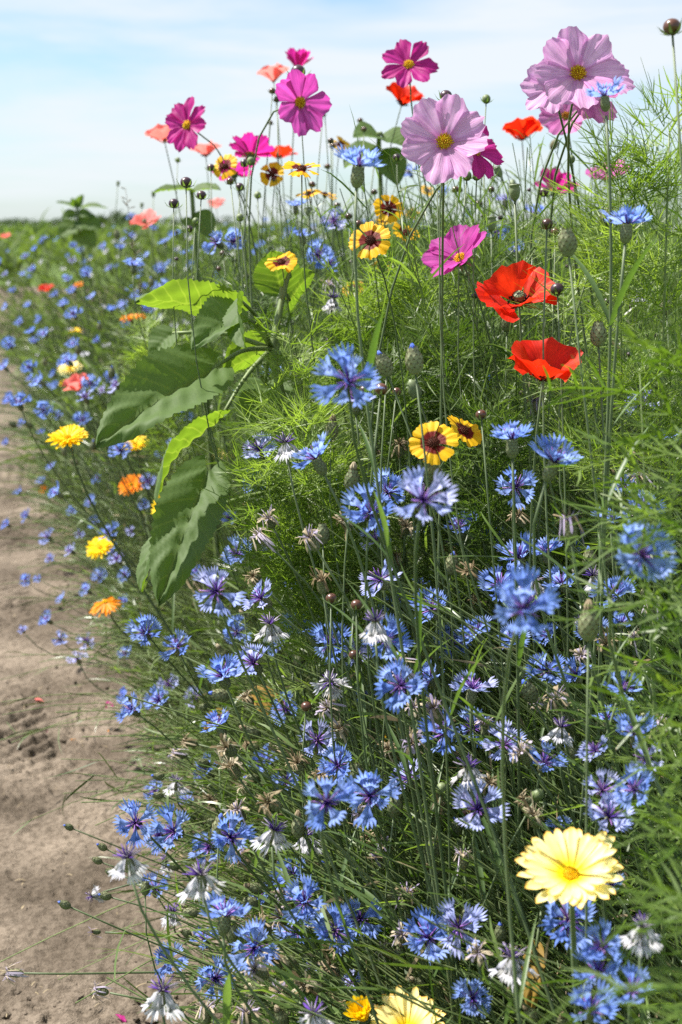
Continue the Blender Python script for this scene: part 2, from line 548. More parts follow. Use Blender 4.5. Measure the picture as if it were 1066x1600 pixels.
x, y = scatter_path(420, 1.5, 6, -1.0)
a = RNG.uniform(0, 6.28, len(x)); L = RNG.uniform(.004, .016, len(x))
z = soil_z(x, y) + .003
p0 = np.stack([x, y, z], -1); dr = np.stack([np.cos(a), np.sin(a), RNG.uniform(-.05, .25, len(x))], -1) * L[:, None]
pts = np_bez(p0, p0 + dr * .3 + [0, 0, .003], p0 + dr * .7 + [0, 0, .003], p0 + dr, 4)
sd = np.repeat(np.stack([-np.sin(a), np.cos(a), a * 0], -1)[:, None], 4, 1)
v, qd = np_ribbons(pts, sd, np.repeat((RNG.uniform(.0008, .0022, len(x)))[:, None], 4, 1))
tag(link('straw_litter', mesh_np('straw_litter', v, qd, M['dead'], {'tint': np.repeat(RNG.uniform(0.3, 1.5, len(x)), 8)})), 'tiny pale straw bits littering the bare soil path', 'litter', kind='stuff')

# ------------------------------------------------------------------ the setting: far trees behind the field
def far_tree(u, top_px, dist, spread, label):
    base = Vector(((u - 533) / F * dist, dist, 0))
    h = 1.0 + (352 - top_px) / F * dist
    w = spread / F * dist
    t = thing('field_tree', base, label, 'tree', 'trees along the horizon')
    mbx = MB(); v, f, lc = tube([(0, 0, -.1), (0.05 * h, 0, h * .35), (0, 0, h * .8)], [h * .05, h * .035, h * .01], 6); mbx.add(v, f)
    for k in range(4):
        an = random.uniform(0, 6.28)
        v, f, lc = tube([(0, 0, h * .3), (math.cos(an) * w * .25, math.sin(an) * w * .25, h * .62)], [h * .02, h * .006], 5); mbx.add(v, f)
    link('trunk', mbx.mesh('trunk', [M['wood']]), t)
    n = 900
    cl = RNG.normal(0, 1, (14, 3)) * [w * .26, w * .2, h * .17] + [0, 0, h * .58]
    c = cl[RNG.integers(0, 14, n)] + RNG.normal(0, 1, (n, 3)) * [w * .12, w * .12, h * .09]
    c[:, 2] = np.clip(c[:, 2], h * .08, h * 1.0)
    ax = unit(RNG.normal(0, 1, (n, 3))); bx = unit(np.cross(ax, RNG.normal(0, 1, (n, 3))))
    s = RNG.uniform(.03, .07, (n, 1)) * h
    v = np.stack([c - ax * s - bx * s * .6, c + ax * s - bx * s * .6, c + ax * s + bx * s * .6, c - ax * s + bx * s * .6], 1).reshape(-1, 3)
    qd = np.arange(n * 4).reshape(-1, 4)
    o = link('crown', mesh_np('crown', v, qd, M['tree_leaf'], {'tint': np.repeat(RNG.uniform(0, 1, n), 4)}, smooth=False), t)
    o['kind'] = 'stuff'


for k, (u, tp, dist, spd) in enumerate([(-30, 338, 330, 60), (12, 342, 300, 44), (42, 340, 310, 40), (70, 344, 330, 40), (98, 342, 280, 40), (128, 344, 320, 40), (150, 340, 300, 36), (178, 330, 150, 46), (205, 336, 260, 40), (236, 340, 300, 46), (280, 340, 310, 60), (340, 338, 330, 70)]):
    far_tree(u, tp, dist, spd, 'rounded green tree standing out from the field behind the young sunflower' if k == 7 else 'small dark tree in the hedge line along the horizon')

# ------------------------------------------------------------------ the meadow mass
def stem_field(n, y0, y1, lod=1.0, smax=None, tmin=-.34, tmax=.34):
    y = np.exp(RNG.uniform(math.log(y0), math.log(y1), n * 3))
    lo = np.maximum(edge(y), tmin * y - .2); hi = tmax * y + .12
    x = lo + (hi - lo) * RNG.uniform(0, 1, len(y))
    ok = (hi > lo)
    # keep the density even across the width
    ok &= RNG.uniform(0, 1, len(y)) < (hi - lo) / (hi - lo).max() * 2.2 + .15
    x, y = x[ok][:n], y[ok][:n]
    s = x - edge(y)
    h = top_h(s, y) * RNG.uniform(.55, 1.0, len(x)) * (.78 + .28 * vnoise(x * 2.2, y * 1.3, 77))
    lean = np.stack([-(.75 * np.exp(-s / .50) + .08) + RNG.normal(0, .17, len(x)), -.10 + RNG.normal(0, .17, len(x))], -1) * h[:, None]
    p0 = np.stack([x, y, np.zeros_like(x)], -1)
    p3 = p0 + np.concatenate([lean, h[:, None]], 1)
    p1 = p0 + np.stack([lean[:, 0] * .05, lean[:, 1] * .05, h * .45], -1)
    p2 = p3 - np.stack([lean[:, 0] * .55, lean[:, 1] * .55, h * .22], -1) + RNG.normal(0, .02, p0.shape)
    return np_bez(p0, p1, p2, p3, 7), h, s


def leaf_field(stems, n, lmin, lmax, wmin, wmax, up=.55, K=5, tlo=.15, thi=1.0, droop=.35):
    N, KS, _ = stems.shape
    si = RNG.integers(0, N, n); tp = RNG.uniform(tlo, thi, n) * (KS - 1.001)
    k0 = np.floor(tp).astype(int); fr = (tp - k0)[:, None]
    b = stems[si, k0] * (1 - fr) + stems[si, k0 + 1] * fr
    t = unit(stems[si, k0 + 1] - stems[si, k0])
    az = RNG.uniform(0, 6.283, n)
    hd = np.stack([np.cos(az), np.sin(az), np.zeros(n)], -1)
    dr = unit(t * up + hd * (1 - up) + RNG.normal(0, .12, (n, 3)))
    L = RNG.uniform(lmin, lmax, n)[:, None]
    p3 = b + dr * L + hd * L * RNG.uniform(.0, droop, (n, 1)) - np.array([0, 0, 1.]) * L * RNG.uniform(-.1, droop, (n, 1))
    pts = np_bez(b, b + dr * L * .35, b + dr * L * .75, p3, K)
    side = unit(np.cross(dr, RNG.normal(0, 1, (n, 3))))
    side = np.repeat(side[:, None], K, 1)
    pr = np.array([.55, 1.0, .95, .65, .08]) if K == 5 else np.array([.6, 1, .75, .1])
    w = RNG.uniform(wmin, wmax, n)[:, None] * pr[None]
    v, qd = np_ribbons(pts, side, w)
    tint = np.repeat(np.clip(RNG.normal(.45, .28, n), 0, 1.3), K * 2)
    return v, qd, tint


def stuff(name, v, qd, mat, tint, label, cat):
    return tag(link(name, mesh_np(name, v, qd, mat, {'tint': tint})), label, cat, kind='stuff')


# near: Y 0.6 .. 4.5
st, hh, ss = stem_field(8500, .62, 4.6)
rad = (RNG.uniform(.0008, .0016, len(st)))[:, None] * np.linspace(1.25, .6, 7)[None]
v, qd = np_tubes(st, rad)
stuff('tangled_stems', v, qd, M['stem_mass'], np.repeat(RNG.uniform(.15, 1.2, len(st)), 21), 'dense tangle of thin green stems filling the flower bed', 'stems')
v, qd, tn = leaf_field(st, 40000, .03, .09, .0014, .0032)
stuff('narrow_leaves', v, qd, M['leaf_mass'], tn, 'mass of narrow green leaves on the tangled stems of the bed', 'leaves')
v, qd, tn = leaf_field(st, 4200, .012, .05, .0015, .0045, tlo=.3)
stuff('withered_leaves', v, qd, M['dead'], tn, 'withered tan leaf scraps caught among the green stems', 'leaves')

# taller wispy growth that breaks the skyline behind the big flowers
n_ = 900
y = RNG.uniform(1.55, 3.6, n_); uu = RNG.uniform(280, 1080, n_)
x = (uu - 533) / F * y
ok = x > edge(y) + .12
x, y, uu = x[ok], y[ok], uu[ok]
h = np.interp(uu, [280, 420, 600, 800, 1000], [.90, 1.0, 1.03, 1.06, 1.10]) * RNG.uniform(.84, 1.04, len(x))
p0 = np.stack([x, y, 0 * x], -1)
off = RNG.normal(0, 1, (len(x), 2)) * .085 - [.03, .0]
p3_ = p0 + np.concatenate([off, h[:, None]], 1)
bend = RNG.normal(0, .05, (len(x), 3)) * [1, 1, 0]
tall = np_bez(p0, p0 + np.stack([0 * h, 0 * h, h * .4], -1), p3_ * .35 + p0 * .65 + np.stack([0 * h, 0 * h, h * .32], -1) + bend, p3_, 9)
# side branches
bi = RNG.integers(0, len(tall), 2600); bk = RNG.integers(5, 8, 2600)
bb = tall[bi, bk]; ba = RNG.uniform(0, 6.283, 2600); bl = RNG.uniform(.03, .11, 2600)[:, None]
bd = np.stack([np.cos(ba), np.sin(ba), RNG.uniform(.5, 1.6, 2600)], -1); bd = unit(bd)
be = bb + bd * bl + np.array([0, 0, 1.]) * bl * .35
br = np_bez(bb, bb + bd * bl * .4, bb + bd * bl * .8, be, 5)
v, qd = np_tubes(tall, np.full((len(tall), 9), .0010) * np.linspace(1.3, .6, 9)[None])
v2, q2 = np_tubes(br, np.full((len(br), 5), .0006) * np.linspace(1.2, .7, 5)[None])
v3, q3, t3 = leaf_field(tall, 11000, .02, .075, .0014, .0032, tlo=.45)
v4, q4, t4 = leaf_field(br, 6000, .012, .05, .0010, .0022, K=5, tlo=.1)
stuff('wispy_growth', np.concatenate([v, v2, v3, v4]), np.concatenate([qd, q2 + len(v), q3 + len(v) + len(v2), q4 + len(v) + len(v2) + len(v3)]), M['leaf_mass'], np.concatenate([np.repeat(RNG.uniform(.2, 1, len(tall)), 27), np.repeat(RNG.uniform(.2, 1, len(br)), 15), t3, t4]), 'wispy branching green growth behind the tall flowers', 'plants')
TIPS = be[RNG.choice(len(be), 520, replace=False)]

# thin stems leaning out over the path
n_ = 850
y = np.exp(RNG.uniform(math.log(1.7), math.log(9), n_)); x = edge(y) + RNG.uniform(.0, .16, n_)
h = RNG.uniform(.10, .34, n_)
ln_ = np.stack([-RNG.uniform(.03, .32, n_), RNG.normal(-.05, .19, n_)], -1)
p0 = np.stack([x, y, 0 * x], -1)
p3_ = p0 + np.concatenate([ln_, h[:, None]], 1)
fr_st = np_bez(p0, p0 + np.stack([ln_[:, 0] * .1, ln_[:, 1] * .1, h * .7], -1), p0 + np.stack([ln_[:, 0] * .5, ln_[:, 1] * .6, h * 1.0], -1), p3_, 8)
v, qd = np_tubes(fr_st, (RNG.uniform(.0007, .0013, n_) * np.clip(y / 3, 1, 2))[:, None] * np.linspace(1.2, .7, 8)[None])
v2, q2, t2 = leaf_field(fr_st, 4200, .02, .07, .0014, .003, tlo=.1)
stuff('leaning_stems', np.concatenate([v, v2]), np.concatenate([qd, q2 + len(v)]), M['stem_mass'], np.concatenate([np.repeat(RNG.uniform(.3, 1.2, n_), 24), t2]), 'thin pale green stems leaning out over the soil path', 'stems')

# far: Y 4.6 .. 14 and 14 .. 120
st2, hh, ss = stem_field(5200, 4.4, 15, tmin=-.30, tmax=.30)
v, qd = np_tubes(st2, np.full((len(st2), 7), .0026) * np.linspace(1.2, .6, 7)[None])
v2, q2, tn2 = leaf_field(st2, 26000, .07, .19, .005, .011)
stuff('distant_meadow_plants', np.concatenate([v, v2]), np.concatenate([qd, q2 + len(v)]), M['far_leaf'], np.concatenate([np.repeat(RNG.uniform(0, .8, len(st2)), 21), tn2]), 'soft green mass of meadow plants further along the path', 'plants')
st3, hh, ss = stem_field(4500, 14.5, 140, tmin=-.30, tmax=.30)
v, qd, tn = leaf_field(st3, 24000, .22, .55, .025, .06, tlo=.45)
stuff('far_field_growth', v, qd, M['far_leaf'], tn, 'hazy green growth of the field reaching to the horizon', 'plants')


# feathery foliage -------------------------------------------------
def fronds(o, d, L, nleaf=11, wid=.0009, curl=.4, fork=True, spread=.62, leaf=.50):
    """o,d (N,3), L (N,) -> ribbons of finely divided leaves"""
    N = len(o)
    d = unit(d)
    up = np.array([0, 0, 1.])
    side = unit(np.cross(d, up + RNG.normal(0, .35, (N, 3))))
    nrm = np.cross(side, d)
    p3 = o + d * L[:, None] - up * (L * curl * RNG.uniform(.2, 1, N))[:, None]
    rach = np_bez(o, o + d * L[:, None] * .35, o + d * L[:, None] * .7, p3, 12)
    out_p = []; out_w = []; out_n = []
    K = 4
    r4 = rach[:, [0, 4, 8, 11]]
    out_p.append(r4); out_w.append(np.repeat(np.array([[1.3, 1.1, .9, .5]]) * wid, N, 0)); out_n.append(side)
    for j in range(nleaf):
        t = .15 + .85 * (j // 2 * 2 + .5) / nleaf
        sgn = 1 if j % 2 else -1
        kk = min(int(t * 11), 10)
        b = rach[:, kk]
        ll = L * (leaf - .26 * t) * RNG.uniform(.75, 1.2, N)
        dr = unit(d * (1 - spread * .6) + side * sgn * spread + nrm * RNG.uniform(-.25, .45, (N, 1)) + RNG.normal(0, .1, (N, 3)))
        e = b + dr * ll[:, None] + d * (ll * .25)[:, None] + up * (ll * RNG.uniform(-.25, .2, N))[:, None]
        pp = np_bez(b, b + dr * (ll * .35)[:, None], b + dr * (ll * .75)[:, None], e, K)
        wv = unit(np.cross(dr, nrm + RNG.normal(0, .6, (N, 3))))
        out_p.append(pp); out_w.append(np.repeat(np.array([[.9, 1, .85, .3]]) * wid, N, 0)); out_n.append(wv)
        if fork:
            for sg in (-1, 1):
                bb = pp[:, 1]
                d2 = unit(dr * .75 + d * .45 * sg * -sgn * 0 + unit(np.cross(dr, nrm)) * sg * .6 + RNG.normal(0, .1, (N, 3)))
                l2 = ll * RNG.uniform(.40, .62, N)
                ee = bb + d2 * l2[:, None]
                p2 = np_bez(bb, bb + d2 * (l2 * .4)[:, None], bb + d2 * (l2 * .7)[:, None] + dr * (l2 * .1)[:, None], ee + dr * (l2 * .18)[:, None], K)
                out_p.append(p2); out_w.append(np.repeat(np.array([[.8, .9, .8, .25]]) * wid, N, 0)); out_n.append(wv)
    pts = np.concatenate(out_p); w = np.concatenate(out_w); sd = np.repeat(np.concatenate(out_n)[:, None], K, 1)
    v, qd = np_ribbons(pts, sd, w)
    per = len(out_p)
    ti = np.clip(RNG.normal(.45, .28, N), 0, 1.3)
    tint = np.repeat(np.tile(ti, per) + RNG.normal(0, .1, N * per), K * 2)
    return v, qd, tint


# a loose background of feathery leaves through the bed, thickest behind the big flowers
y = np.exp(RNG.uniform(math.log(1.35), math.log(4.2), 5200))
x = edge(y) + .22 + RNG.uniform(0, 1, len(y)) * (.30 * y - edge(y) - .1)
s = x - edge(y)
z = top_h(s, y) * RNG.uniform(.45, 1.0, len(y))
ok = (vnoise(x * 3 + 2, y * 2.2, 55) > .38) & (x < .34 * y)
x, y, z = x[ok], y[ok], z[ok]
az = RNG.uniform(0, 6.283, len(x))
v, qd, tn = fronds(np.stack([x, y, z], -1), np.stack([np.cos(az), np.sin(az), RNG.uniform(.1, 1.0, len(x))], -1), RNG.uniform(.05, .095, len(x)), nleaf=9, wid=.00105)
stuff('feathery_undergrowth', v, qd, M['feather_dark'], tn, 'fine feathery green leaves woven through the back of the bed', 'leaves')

# ------------------------------------------------------------------ flower pieces (shared meshes)
def floret_geo(L=6, length=.019, seed=0, cup=.30, fan=38, flat=0.0):
    r = random.Random(seed)
    v = []; f = []; lc = []
    def put(rr, ph, zz):
        a = math.radians(ph)
        v.append((rr * math.cos(a), rr * math.sin(a), zz + cup * abs(rr * math.sin(a)) * (1 - flat)))
        lc.append((rr / length, ph / fan, seed * .1))
        return len(v) - 1
    a0 = put(.0015, -18, 0); a1 = put(.0015, 18, 0)
    b0 = put(.34 * length, -15, .0010); b1 = put(.34 * length, 0, -.0010); b2 = put(.34 * length, 15, .0010)
    f += [(a0, b0, b1), (a0, b1, a1), (a1, b1, b2)]
    base = [put(length * (.54 + .05 * r.random()), -fan * .74 + 1.48 * fan * i / L, -.0006) for i in range(L + 1)]
    h = L // 2
    f.append(tuple([b0] + base[:h + 1] + [b1])); f.append(tuple([b1] + base[h:] + [b2]))
    for i in range(L):
        pc = -fan + 2 * fan * (i + .5) / L
        ln = length * (.86 + .20 * r.random()) * (1 - .14 * (pc / fan) ** 2)
        wv = .72 * fan / L
        zc = r.uniform(-.0012, .0015)
        m0 = put(length * .76, pc - wv, zc * .4); m1 = put(length * .76, pc + wv, zc * .4)
        tp = put(ln, pc + r.uniform(-2, 2), zc)
        f += [(base[i], base[i + 1], m1, m0), (m0, m1, tp)]
    return v, f, lc


def make_floret(mat, n, length=.019, cup=.3, fan=38, name='floret'):
    out = []
    for k in range(n):
        mb = MB(); v, f, lc = floret_geo(5 + k % 2, length * (.92 + .05 * k), 11 * k + 3, cup, fan); mb.add(v, f, 0, lc)
        out.append(mb.mesh(name, [mat]))
    return out


FLO = {'b': make_floret(M['blue'], 4, .0225, .34, 26), 'p': make_floret(M['pale'], 4, .0215, .26, 24), 'w': make_floret(M['white'], 3, .0235, .45, 20)}


def core_geo(mb, n, l0, l1, cone, seed, ms=(0, 1)):
    r = random.Random(seed)
    for k in range(n):
        th = math.radians(cone) * math.sqrt((k + .5) / n); az = k * 2.39996 + r.uniform(-.2, .2)
        d = Vector((math.sin(th) * math.cos(az), math.sin(th) * math.sin(az), math.cos(th)))
        ln = r.uniform(l0, l1)
        bend = Vector((r.uniform(-1, 1), r.uniform(-1, 1), 0)) * ln * .15
        v, f, lc = tube([d * .0008, d * ln * .6 + bend * .3, d * ln + bend], [.00045, .00055, .0002], 3)
        mb.add(v, f, r.choice(ms), lc)


CORE = []
for k in range(3):
    mb = MB(); core_geo(mb, 20, .008, .0135, 62, k, (0, 0, 1)); CORE.append(mb.mesh('inner_florets', [M['violet'], M['violet_pink']]))
CORE_FADED = []
for k in range(2):
    mb = MB(); core_geo(mb, 22, .008, .013, 75, 20 + k, (0, 1, 1)); CORE_FADED.append(mb.mesh('inner_florets', [M['violet'], M['spent_violet']]))


def calyx_mesh(name, r, h, mouth, mats, scales=True, seed=1):
    mb = MB()
    prof = [(r * .30, -h), (r * .62, -h * .93), (r * .95, -h * .72), (r, -h * .5), (r * .86, -h * .25), (mouth, 0), (mouth * .5, h * .02)]
    v, f, lc = lathe(prof, 10); mb.add(v, f, 0, lc)
    if scales:
        rr = random.Random(seed)
        for row in range(6):
            z0 = -h * (.95 - row * .16)
            for k in range(9):
                a = (k + .5 * (row % 2)) / 9 * 2 * math.pi + rr.uniform(-.06, .06)
                rad = np.interp(z0, [-h, -h * .93, -h * .72, -h * .5, -h * .25, 0], [r * .3, r * .62, r * .95, r, r * .86, mouth])
                rad2 = np.interp(z0 + h * .24, [-h, -h * .93, -h * .72, -h * .5, -h * .25, 0, h], [r * .3, r * .62, r * .95, r, r * .86, mouth, mouth])
                hw = .42
                def pt(an, rd, z): return (rd * math.cos(an), rd * math.sin(an), z)
                vs = [pt(a - hw, rad * 1.02, z0), pt(a + hw, rad * 1.02, z0), pt(a + hw * .7, (rad + rad2) * .5 + r * .09, z0 + h * .15), pt(a, rad2 + r * .12, z0 + h * .27), pt(a - hw * .7, (rad + rad2) * .5 + r * .09, z0 + h * .15)]
                mb.add(vs, [(0, 1, 2, 3, 4)], 1, [(0, -1, 0), (0, 1, 0), (.6, 1, 0), (1, 0, 0), (.6, -1, 0)])
    return mb.mesh(name, mats)


CALYX = calyx_mesh('calyx', .0047, .0140, .0038, [M['calyx'], M['scale']])
BUD = calyx_mesh('bud', .0058, .0165, .0022, [M['calyx'], M['scale']], seed=4)


def bud_tip_mesh(mat):
    mb = MB()
    for k in range(7):
        a = k / 7 * 6.283
        v, f, lc = tube([(math.cos(a) * .0014, math.sin(a) * .0014, -.001), (math.cos(a) * .0020, math.sin(a) * .0020, .003), (math.cos(a) * .0006, math.sin(a) * .0006, .0065)], [.0009, .0010, .0003], 4); mb.add(v, f, 0, lc)
    return mb.mesh('bud_tip', [mat])


BUD_TIP = bud_tip_mesh(M['blue']); BUD_TIP_DRY = bud_tip_mesh(M['spent'])


def spent_mesh(seed, mat0, mat1, droop):
    """dry florets hanging out of a seed head"""
    r = random.Random(seed); mb = MB()
    for k in range(16):
        a = r.uniform(0, 6.283); ln = r.uniform(.009, .017)
        dn = r.uniform(*droop)
        p0 = Vector((math.cos(a) * .002, math.sin(a) * .002, 0)); p1 = Vector((math.cos(a) * .006, math.sin(a) * .006, .0045)); p2 = Vector((math.cos(a) * (.008 + .004 * r.random()), math.sin(a) * (.008 + .004 * r.random()), .003 + dn * ln))
        sd = Vector((-math.sin(a), math.cos(a), r.uniform(-.5, .5))).normalized() * r.uniform(.0005, .0015)
        v = [p0 - sd * .4, p0 + sd * .4, p1 - sd * .7, p1 + sd * .7, p2 - sd, p2 + sd, p2 + (p2 - p1) * .25]
        mb.add(v, [(0, 1, 3, 2), (2, 3, 5, 4), (4, 5, 6)], r.randint(0, 1))
    core_geo(mb, 14, .006, .012, 70, seed, (0, 1))
    return mb.mesh('dry_florets', [mat0, mat1])


SPENT = [spent_mesh(k, M['spent'], M['spent_violet'], (-1.2, .4)) for k in range(3)]
DRIED = [spent_mesh(k + 9, M['spent'], M['dead'], (-.9, .8)) for k in range(3)]


def leaf_mesh(seed):
    r = random.Random(seed)
    L = 1.0; w = .019 + .010 * r.random(); cv = r.uniform(.2, .55); tw = r.uniform(-.5, .5)
    def fn(u, s):
        hw = w * (math.sin(math.pi * min(1, u * .86 + .14)) ** .7) * (1 - u ** 6)
        return (u * L, s * hw * math.cos(tw * u), -cv * u * u * .6 + abs(s) * hw * .5 + s * hw * math.sin(tw * u))
    mb = MB(); v, f, lc = sheet(7, 3, fn, r.random()); mb.add(v, f, 0, lc)
    return mb.mesh('leaf', [M['leaf']])


LEAVES = [leaf_mesh(k) for k in range(5)]


def petal_cosmos(W, teeth, seed, mat, droop=.10, pleat=.03, cup=.0, L=.034, narrow=.20):
    r = random.Random(seed)
    ph = r.uniform(0, 3); sk = r.uniform(-.06, .06); dr = droop + r.uniform(-.08, .08)
    tt = [r.uniform(-.03, .03) for _ in range(9)]
    def fn(u, w):
        wid = W * (narrow + (1 - narrow) * min(1, (u / .72)) ** 1.1) * (1 if u < .72 else math.sqrt(max(.28, 1 - ((u - .72) / .42) ** 2)))
        ln = 1 - .16 * w * w * u + (teeth * math.cos(w * 3 * math.pi) + tt[int((w + 1) * 4)]) * max(0, u - .6) / .4
        x = u * ln
        y = w * wid * .5 + sk * u
        z = -dr * u * u + pleat * math.cos(w * 2.5 * math.pi + ph) * u * (1 - .3 * u) + cup * w * w * wid + .012 * math.sin(u * 9 + w * 3 + ph)
        return (x * L, y * L, z * L)
    mb = MB(); v, f, lc = sheet(9, 11, fn, r.random()); mb.add(v, f, 0, lc)
    return mb.mesh('petal', [mat])


def petal_poppy(seed, mat, L=.036, W=1.55, cup=.55):
    r = random.Random(seed); ph = r.uniform(0, 6)
    def fn(u, w):
        a = w * .95 * (.55 + .45 * u)
        rr = u * (1 - .10 * w ** 4 + .035 * math.sin(w * 11 + ph) * u + .02 * math.sin(w * 23 + ph * 2) * u)
        x = rr * math.cos(a * .9); y = rr * math.sin(a * .9) * W * .80
        z = cup * (u ** 1.6) * .8 - cup * .35 * u ** 4 + (.055 * math.sin(w * 8 + ph) + .03 * math.sin(w * 17 + ph * 3 + u * 4)) * u * u + .012 * math.sin(u * 14 + ph + w * 5)
        return (x * L, y * L, z * L)
    mb = MB(); v, f, lc = sheet(9, 15, fn, r.random()); mb.add(v, f, 0, lc)
    return mb.mesh('petal', [mat])


def petal_core(seed):
    r = random.Random(seed)
    ph = r.uniform(0, 3); dr = r.uniform(-.05, .2)
    def fn(u, w):
        wid = .82 * (.22 + .78 * min(1, u / .75) ** 1.15)
        ln = 1 + (.10 * abs(math.cos(w * 1.5 * math.pi)) - .08 - .05 * w * w) * max(0, u - .6) / .4
        return (u * ln * .0165, w * wid * .5 * .0165, (-dr * u * u + .05 * math.cos(w * 2 * math.pi + ph) * u) * .0165)
    mb = MB(); v, f, lc = sheet(7, 9, fn, r.random()); mb.add(v, f, 0, lc)
    return mb.mesh('petal', [M['coreopsis']])


def strap_geo(seed, L=.025, W=.0058, rise=0.0):
    r = random.Random(seed); dr = r.uniform(-.05, .14); sk = r.uniform(-.05, .05)
    def fn(u, w):
        wid = W * (.35 + .65 * min(1, u / .6)) * (1 if u < .85 else math.sqrt(max(.30, 1 - ((u - .85) / .19) ** 2)))
        ln = 1 + .03 * math.cos(w * 3 * math.pi) * max(0, u - .7) / .3
        return (u * L * ln, w * wid * .5 + sk * L * u * u, -dr * L * u * u + rise * u * L - .0006 * math.cos(w * 3.1) * u)
    return sheet(7, 5, fn, r.random())


def strap_petals(mat, n=4, L=.025, W=.0058):
    out = []
    for k in range(n):
        mb = MB(); v, f, lc = strap_geo(k + 40, L * (1 + .04 * (k - 1.5)), W); mb.add(v, f, 0, lc); out.append(mb.mesh('petal', [mat]))
    return out


def disc_mesh(name, r, h, n, mats, stub=.0013, tall=.0022):
    mb = MB()
    v, f, lc = lathe([(r * .75, -r * .35), (r, 0), (r * .85, h * .55), (r * .45, h * .9), (r * .08, h)], 12); mb.add(v, f, 0, lc)
    for k in range(n):
        q = math.sqrt((k + .5) / n); a = k * 2.39996; rr = r * q
        z = h * (1 - q * q)
        d = Vector((math.cos(a) * q * .8, math.sin(a) * q * .8, 1)).normalized()
        b = Vector((math.cos(a) * rr, math.sin(a) * rr, z))
        v, f, lc = tube([b - d * .0006, b + d * tall * .7, b + d * tall], [stub * .5, stub * .42, stub * .12], 4); mb.add(v, f, 1 if k % 3 else 0, lc)
    return mb.mesh(name, mats)


def sepals_mesh(r, n, L, mat):
    mb = MB()
    v, f, lc = lathe([(r * .25, -r * 1.1), (r * .7, -r * .8), (r, -r * .25), (r * 1.0, 0)], 10); mb.add(v, f, 0, lc)
    for k in range(n):
        a = k / n * 6.283
        d = Vector((math.cos(a), math.sin(a), 0)); s = Vector((-math.sin(a), math.cos(a), 0))
        p = d * r * .9 + Vector((0, 0, -r * .3)); e = d * (r * .9 + L) + Vector((0, 0, -r * .1 - L * .25))
        mid = d * (r * .9 + L * .45) + Vector((0, 0, -r * .05))
        mb.add([p - s * L * .16, p + s * L * .16, mid + s * L * .15, mid - s * L * .15, e], [(0, 1, 2, 3), (3, 2, 4)])
    return mb.mesh('sepals', [mat])


DISC_COS = disc_mesh('flower_disc', .0062, .0032, 60, [M['disc'], M['disc_tip']])
DISC_COS_DK = disc_mesh('flower_disc', .0062, .0032, 60, [M['disc_dark'], M['disc']])
DISC_CORE = disc_mesh('flower_disc', .0050, .0030, 44, [M['core_disc'], M['core_disc']], .0011, .0016)
DISC_CAL = disc_mesh('flower_disc', .0070, .0030, 60, [M['disc_tip'], M['calendula']], .0016, .0030)
SEP_COS = sepals_mesh(.0058, 8, .010, M['leaf'])
SEP_CORE = sepals_mesh(.0038, 8, .004, M['green_bud'])
SEP_CAL = sepals_mesh(.0075, 14, .007, M['leaf'])


def ball_bud(name, r, mat, spiky=0, sep=None, squash=.9):
    mb = MB()
    prof = [(r * math.sin(t) + 1e-5, -r * squash * math.cos(t)) for t in np.linspace(.12, math.pi - .05, 9)]
    v, f, lc = lathe(prof, 12); mb.add(v, f, 0, lc)
    for k in range(spiky):
        a = k / spiky * 6.283 + .2
        d = Vector((math.cos(a), math.sin(a), 0)); s = Vector((-math.sin(a), math.cos(a), 0))
        p = d * r * .55 + Vector((0, 0, -r * .85)); e = d * r * 2.0 + Vector((0, 0, r * (.1 + .5 * (k % 3) * .5)))
        mid = d * r * 1.3 + Vector((0, 0, -r * .55))
        mb.add([p - s * r * .2, p + s * r * .2, mid + s * r * .17, mid - s * r * .17, e], [(0, 1, 2, 3), (3, 2, 4)], 1)
    return mb.mesh(name, [mat, sep or mat])


BALL_BROWN = ball_bud('bud', .0050, M['brown_bud'], 8, M['stem'])
BALL_DARK = ball_bud('bud', .0062, M['dark_bud'], 8, M['leaf'])
BALL_GREEN = ball_bud('bud', .0050, M['green_bud'], 6, M['leaf'], 1.1)


def capsule_mesh():
    mb = MB()
    v, f, lc = lathe([(.0016, -.016), (.0042, -.0135), (.0060, -.008), (.0062, -.004), (.0052, -.0008), (.0066, .0), (.0060, .0012), (.0010, .0016)], 12); mb.add(v, f, 0, lc)
    for k in range(9):
        a = k / 9 * 6.283
        v, f, lc = tube([(0, 0, .0016), (math.cos(a) * .0058, math.sin(a) * .0058, .0012)], [.0005, .0005], 4); mb.add(v, f, 1, lc)
    return mb.mesh('capsule', [M['capsule'], M['poppy_dark']])


CAPSULE = capsule_mesh()


def poppy_bud_mesh():
    mb = MB()
    v, f, lc = lathe([(.0012, -.012), (.0045, -.010), (.0066, -.004), (.0068, .002), (.0050, .009), (.0012, .0125)], 12); mb.add(v, f, 0, lc)
    r = random.Random(4)
    for k in range(60):
        a = r.uniform(0, 6.283); t = r.uniform(-.9, .9); z = t * .011; rd = .0068 * math.sqrt(max(.05, 1 - t * t))
        b = Vector((math.cos(a) * rd, math.sin(a) * rd, z)); e = b + Vector((math.cos(a), math.sin(a), t * .5)) * .0028
        v, f, lc = tube([b, e], [.00018, .00005], 3); mb.add(v, f, 0, lc)
    return mb.mesh('bud', [M['capsule']])


POPPY_BUD = poppy_bud_mesh()


def stamens_mesh():
    mb = MB(); r = random.Random(8)
    for k in range(70):
        a = r.uniform(0, 6.283); th = r.uniform(.45, 1.15); ln = r.uniform(.008, .012)
        d = Vector((math.sin(th) * math.cos(a), math.sin(th) * math.sin(a), math.cos(th)))
        v, f, lc = tube([d * .002, d * ln], [.00018, .00018], 3); mb.add(v, f, 0, lc)
        v, f, lc = tube([d * ln * .95, d * (ln + .0009), d * (ln + .0018)], [.0003, .0009, .0002], 4); mb.add(v, f, 0, lc)
    return mb.mesh('stamens', [M['poppy_dark']])


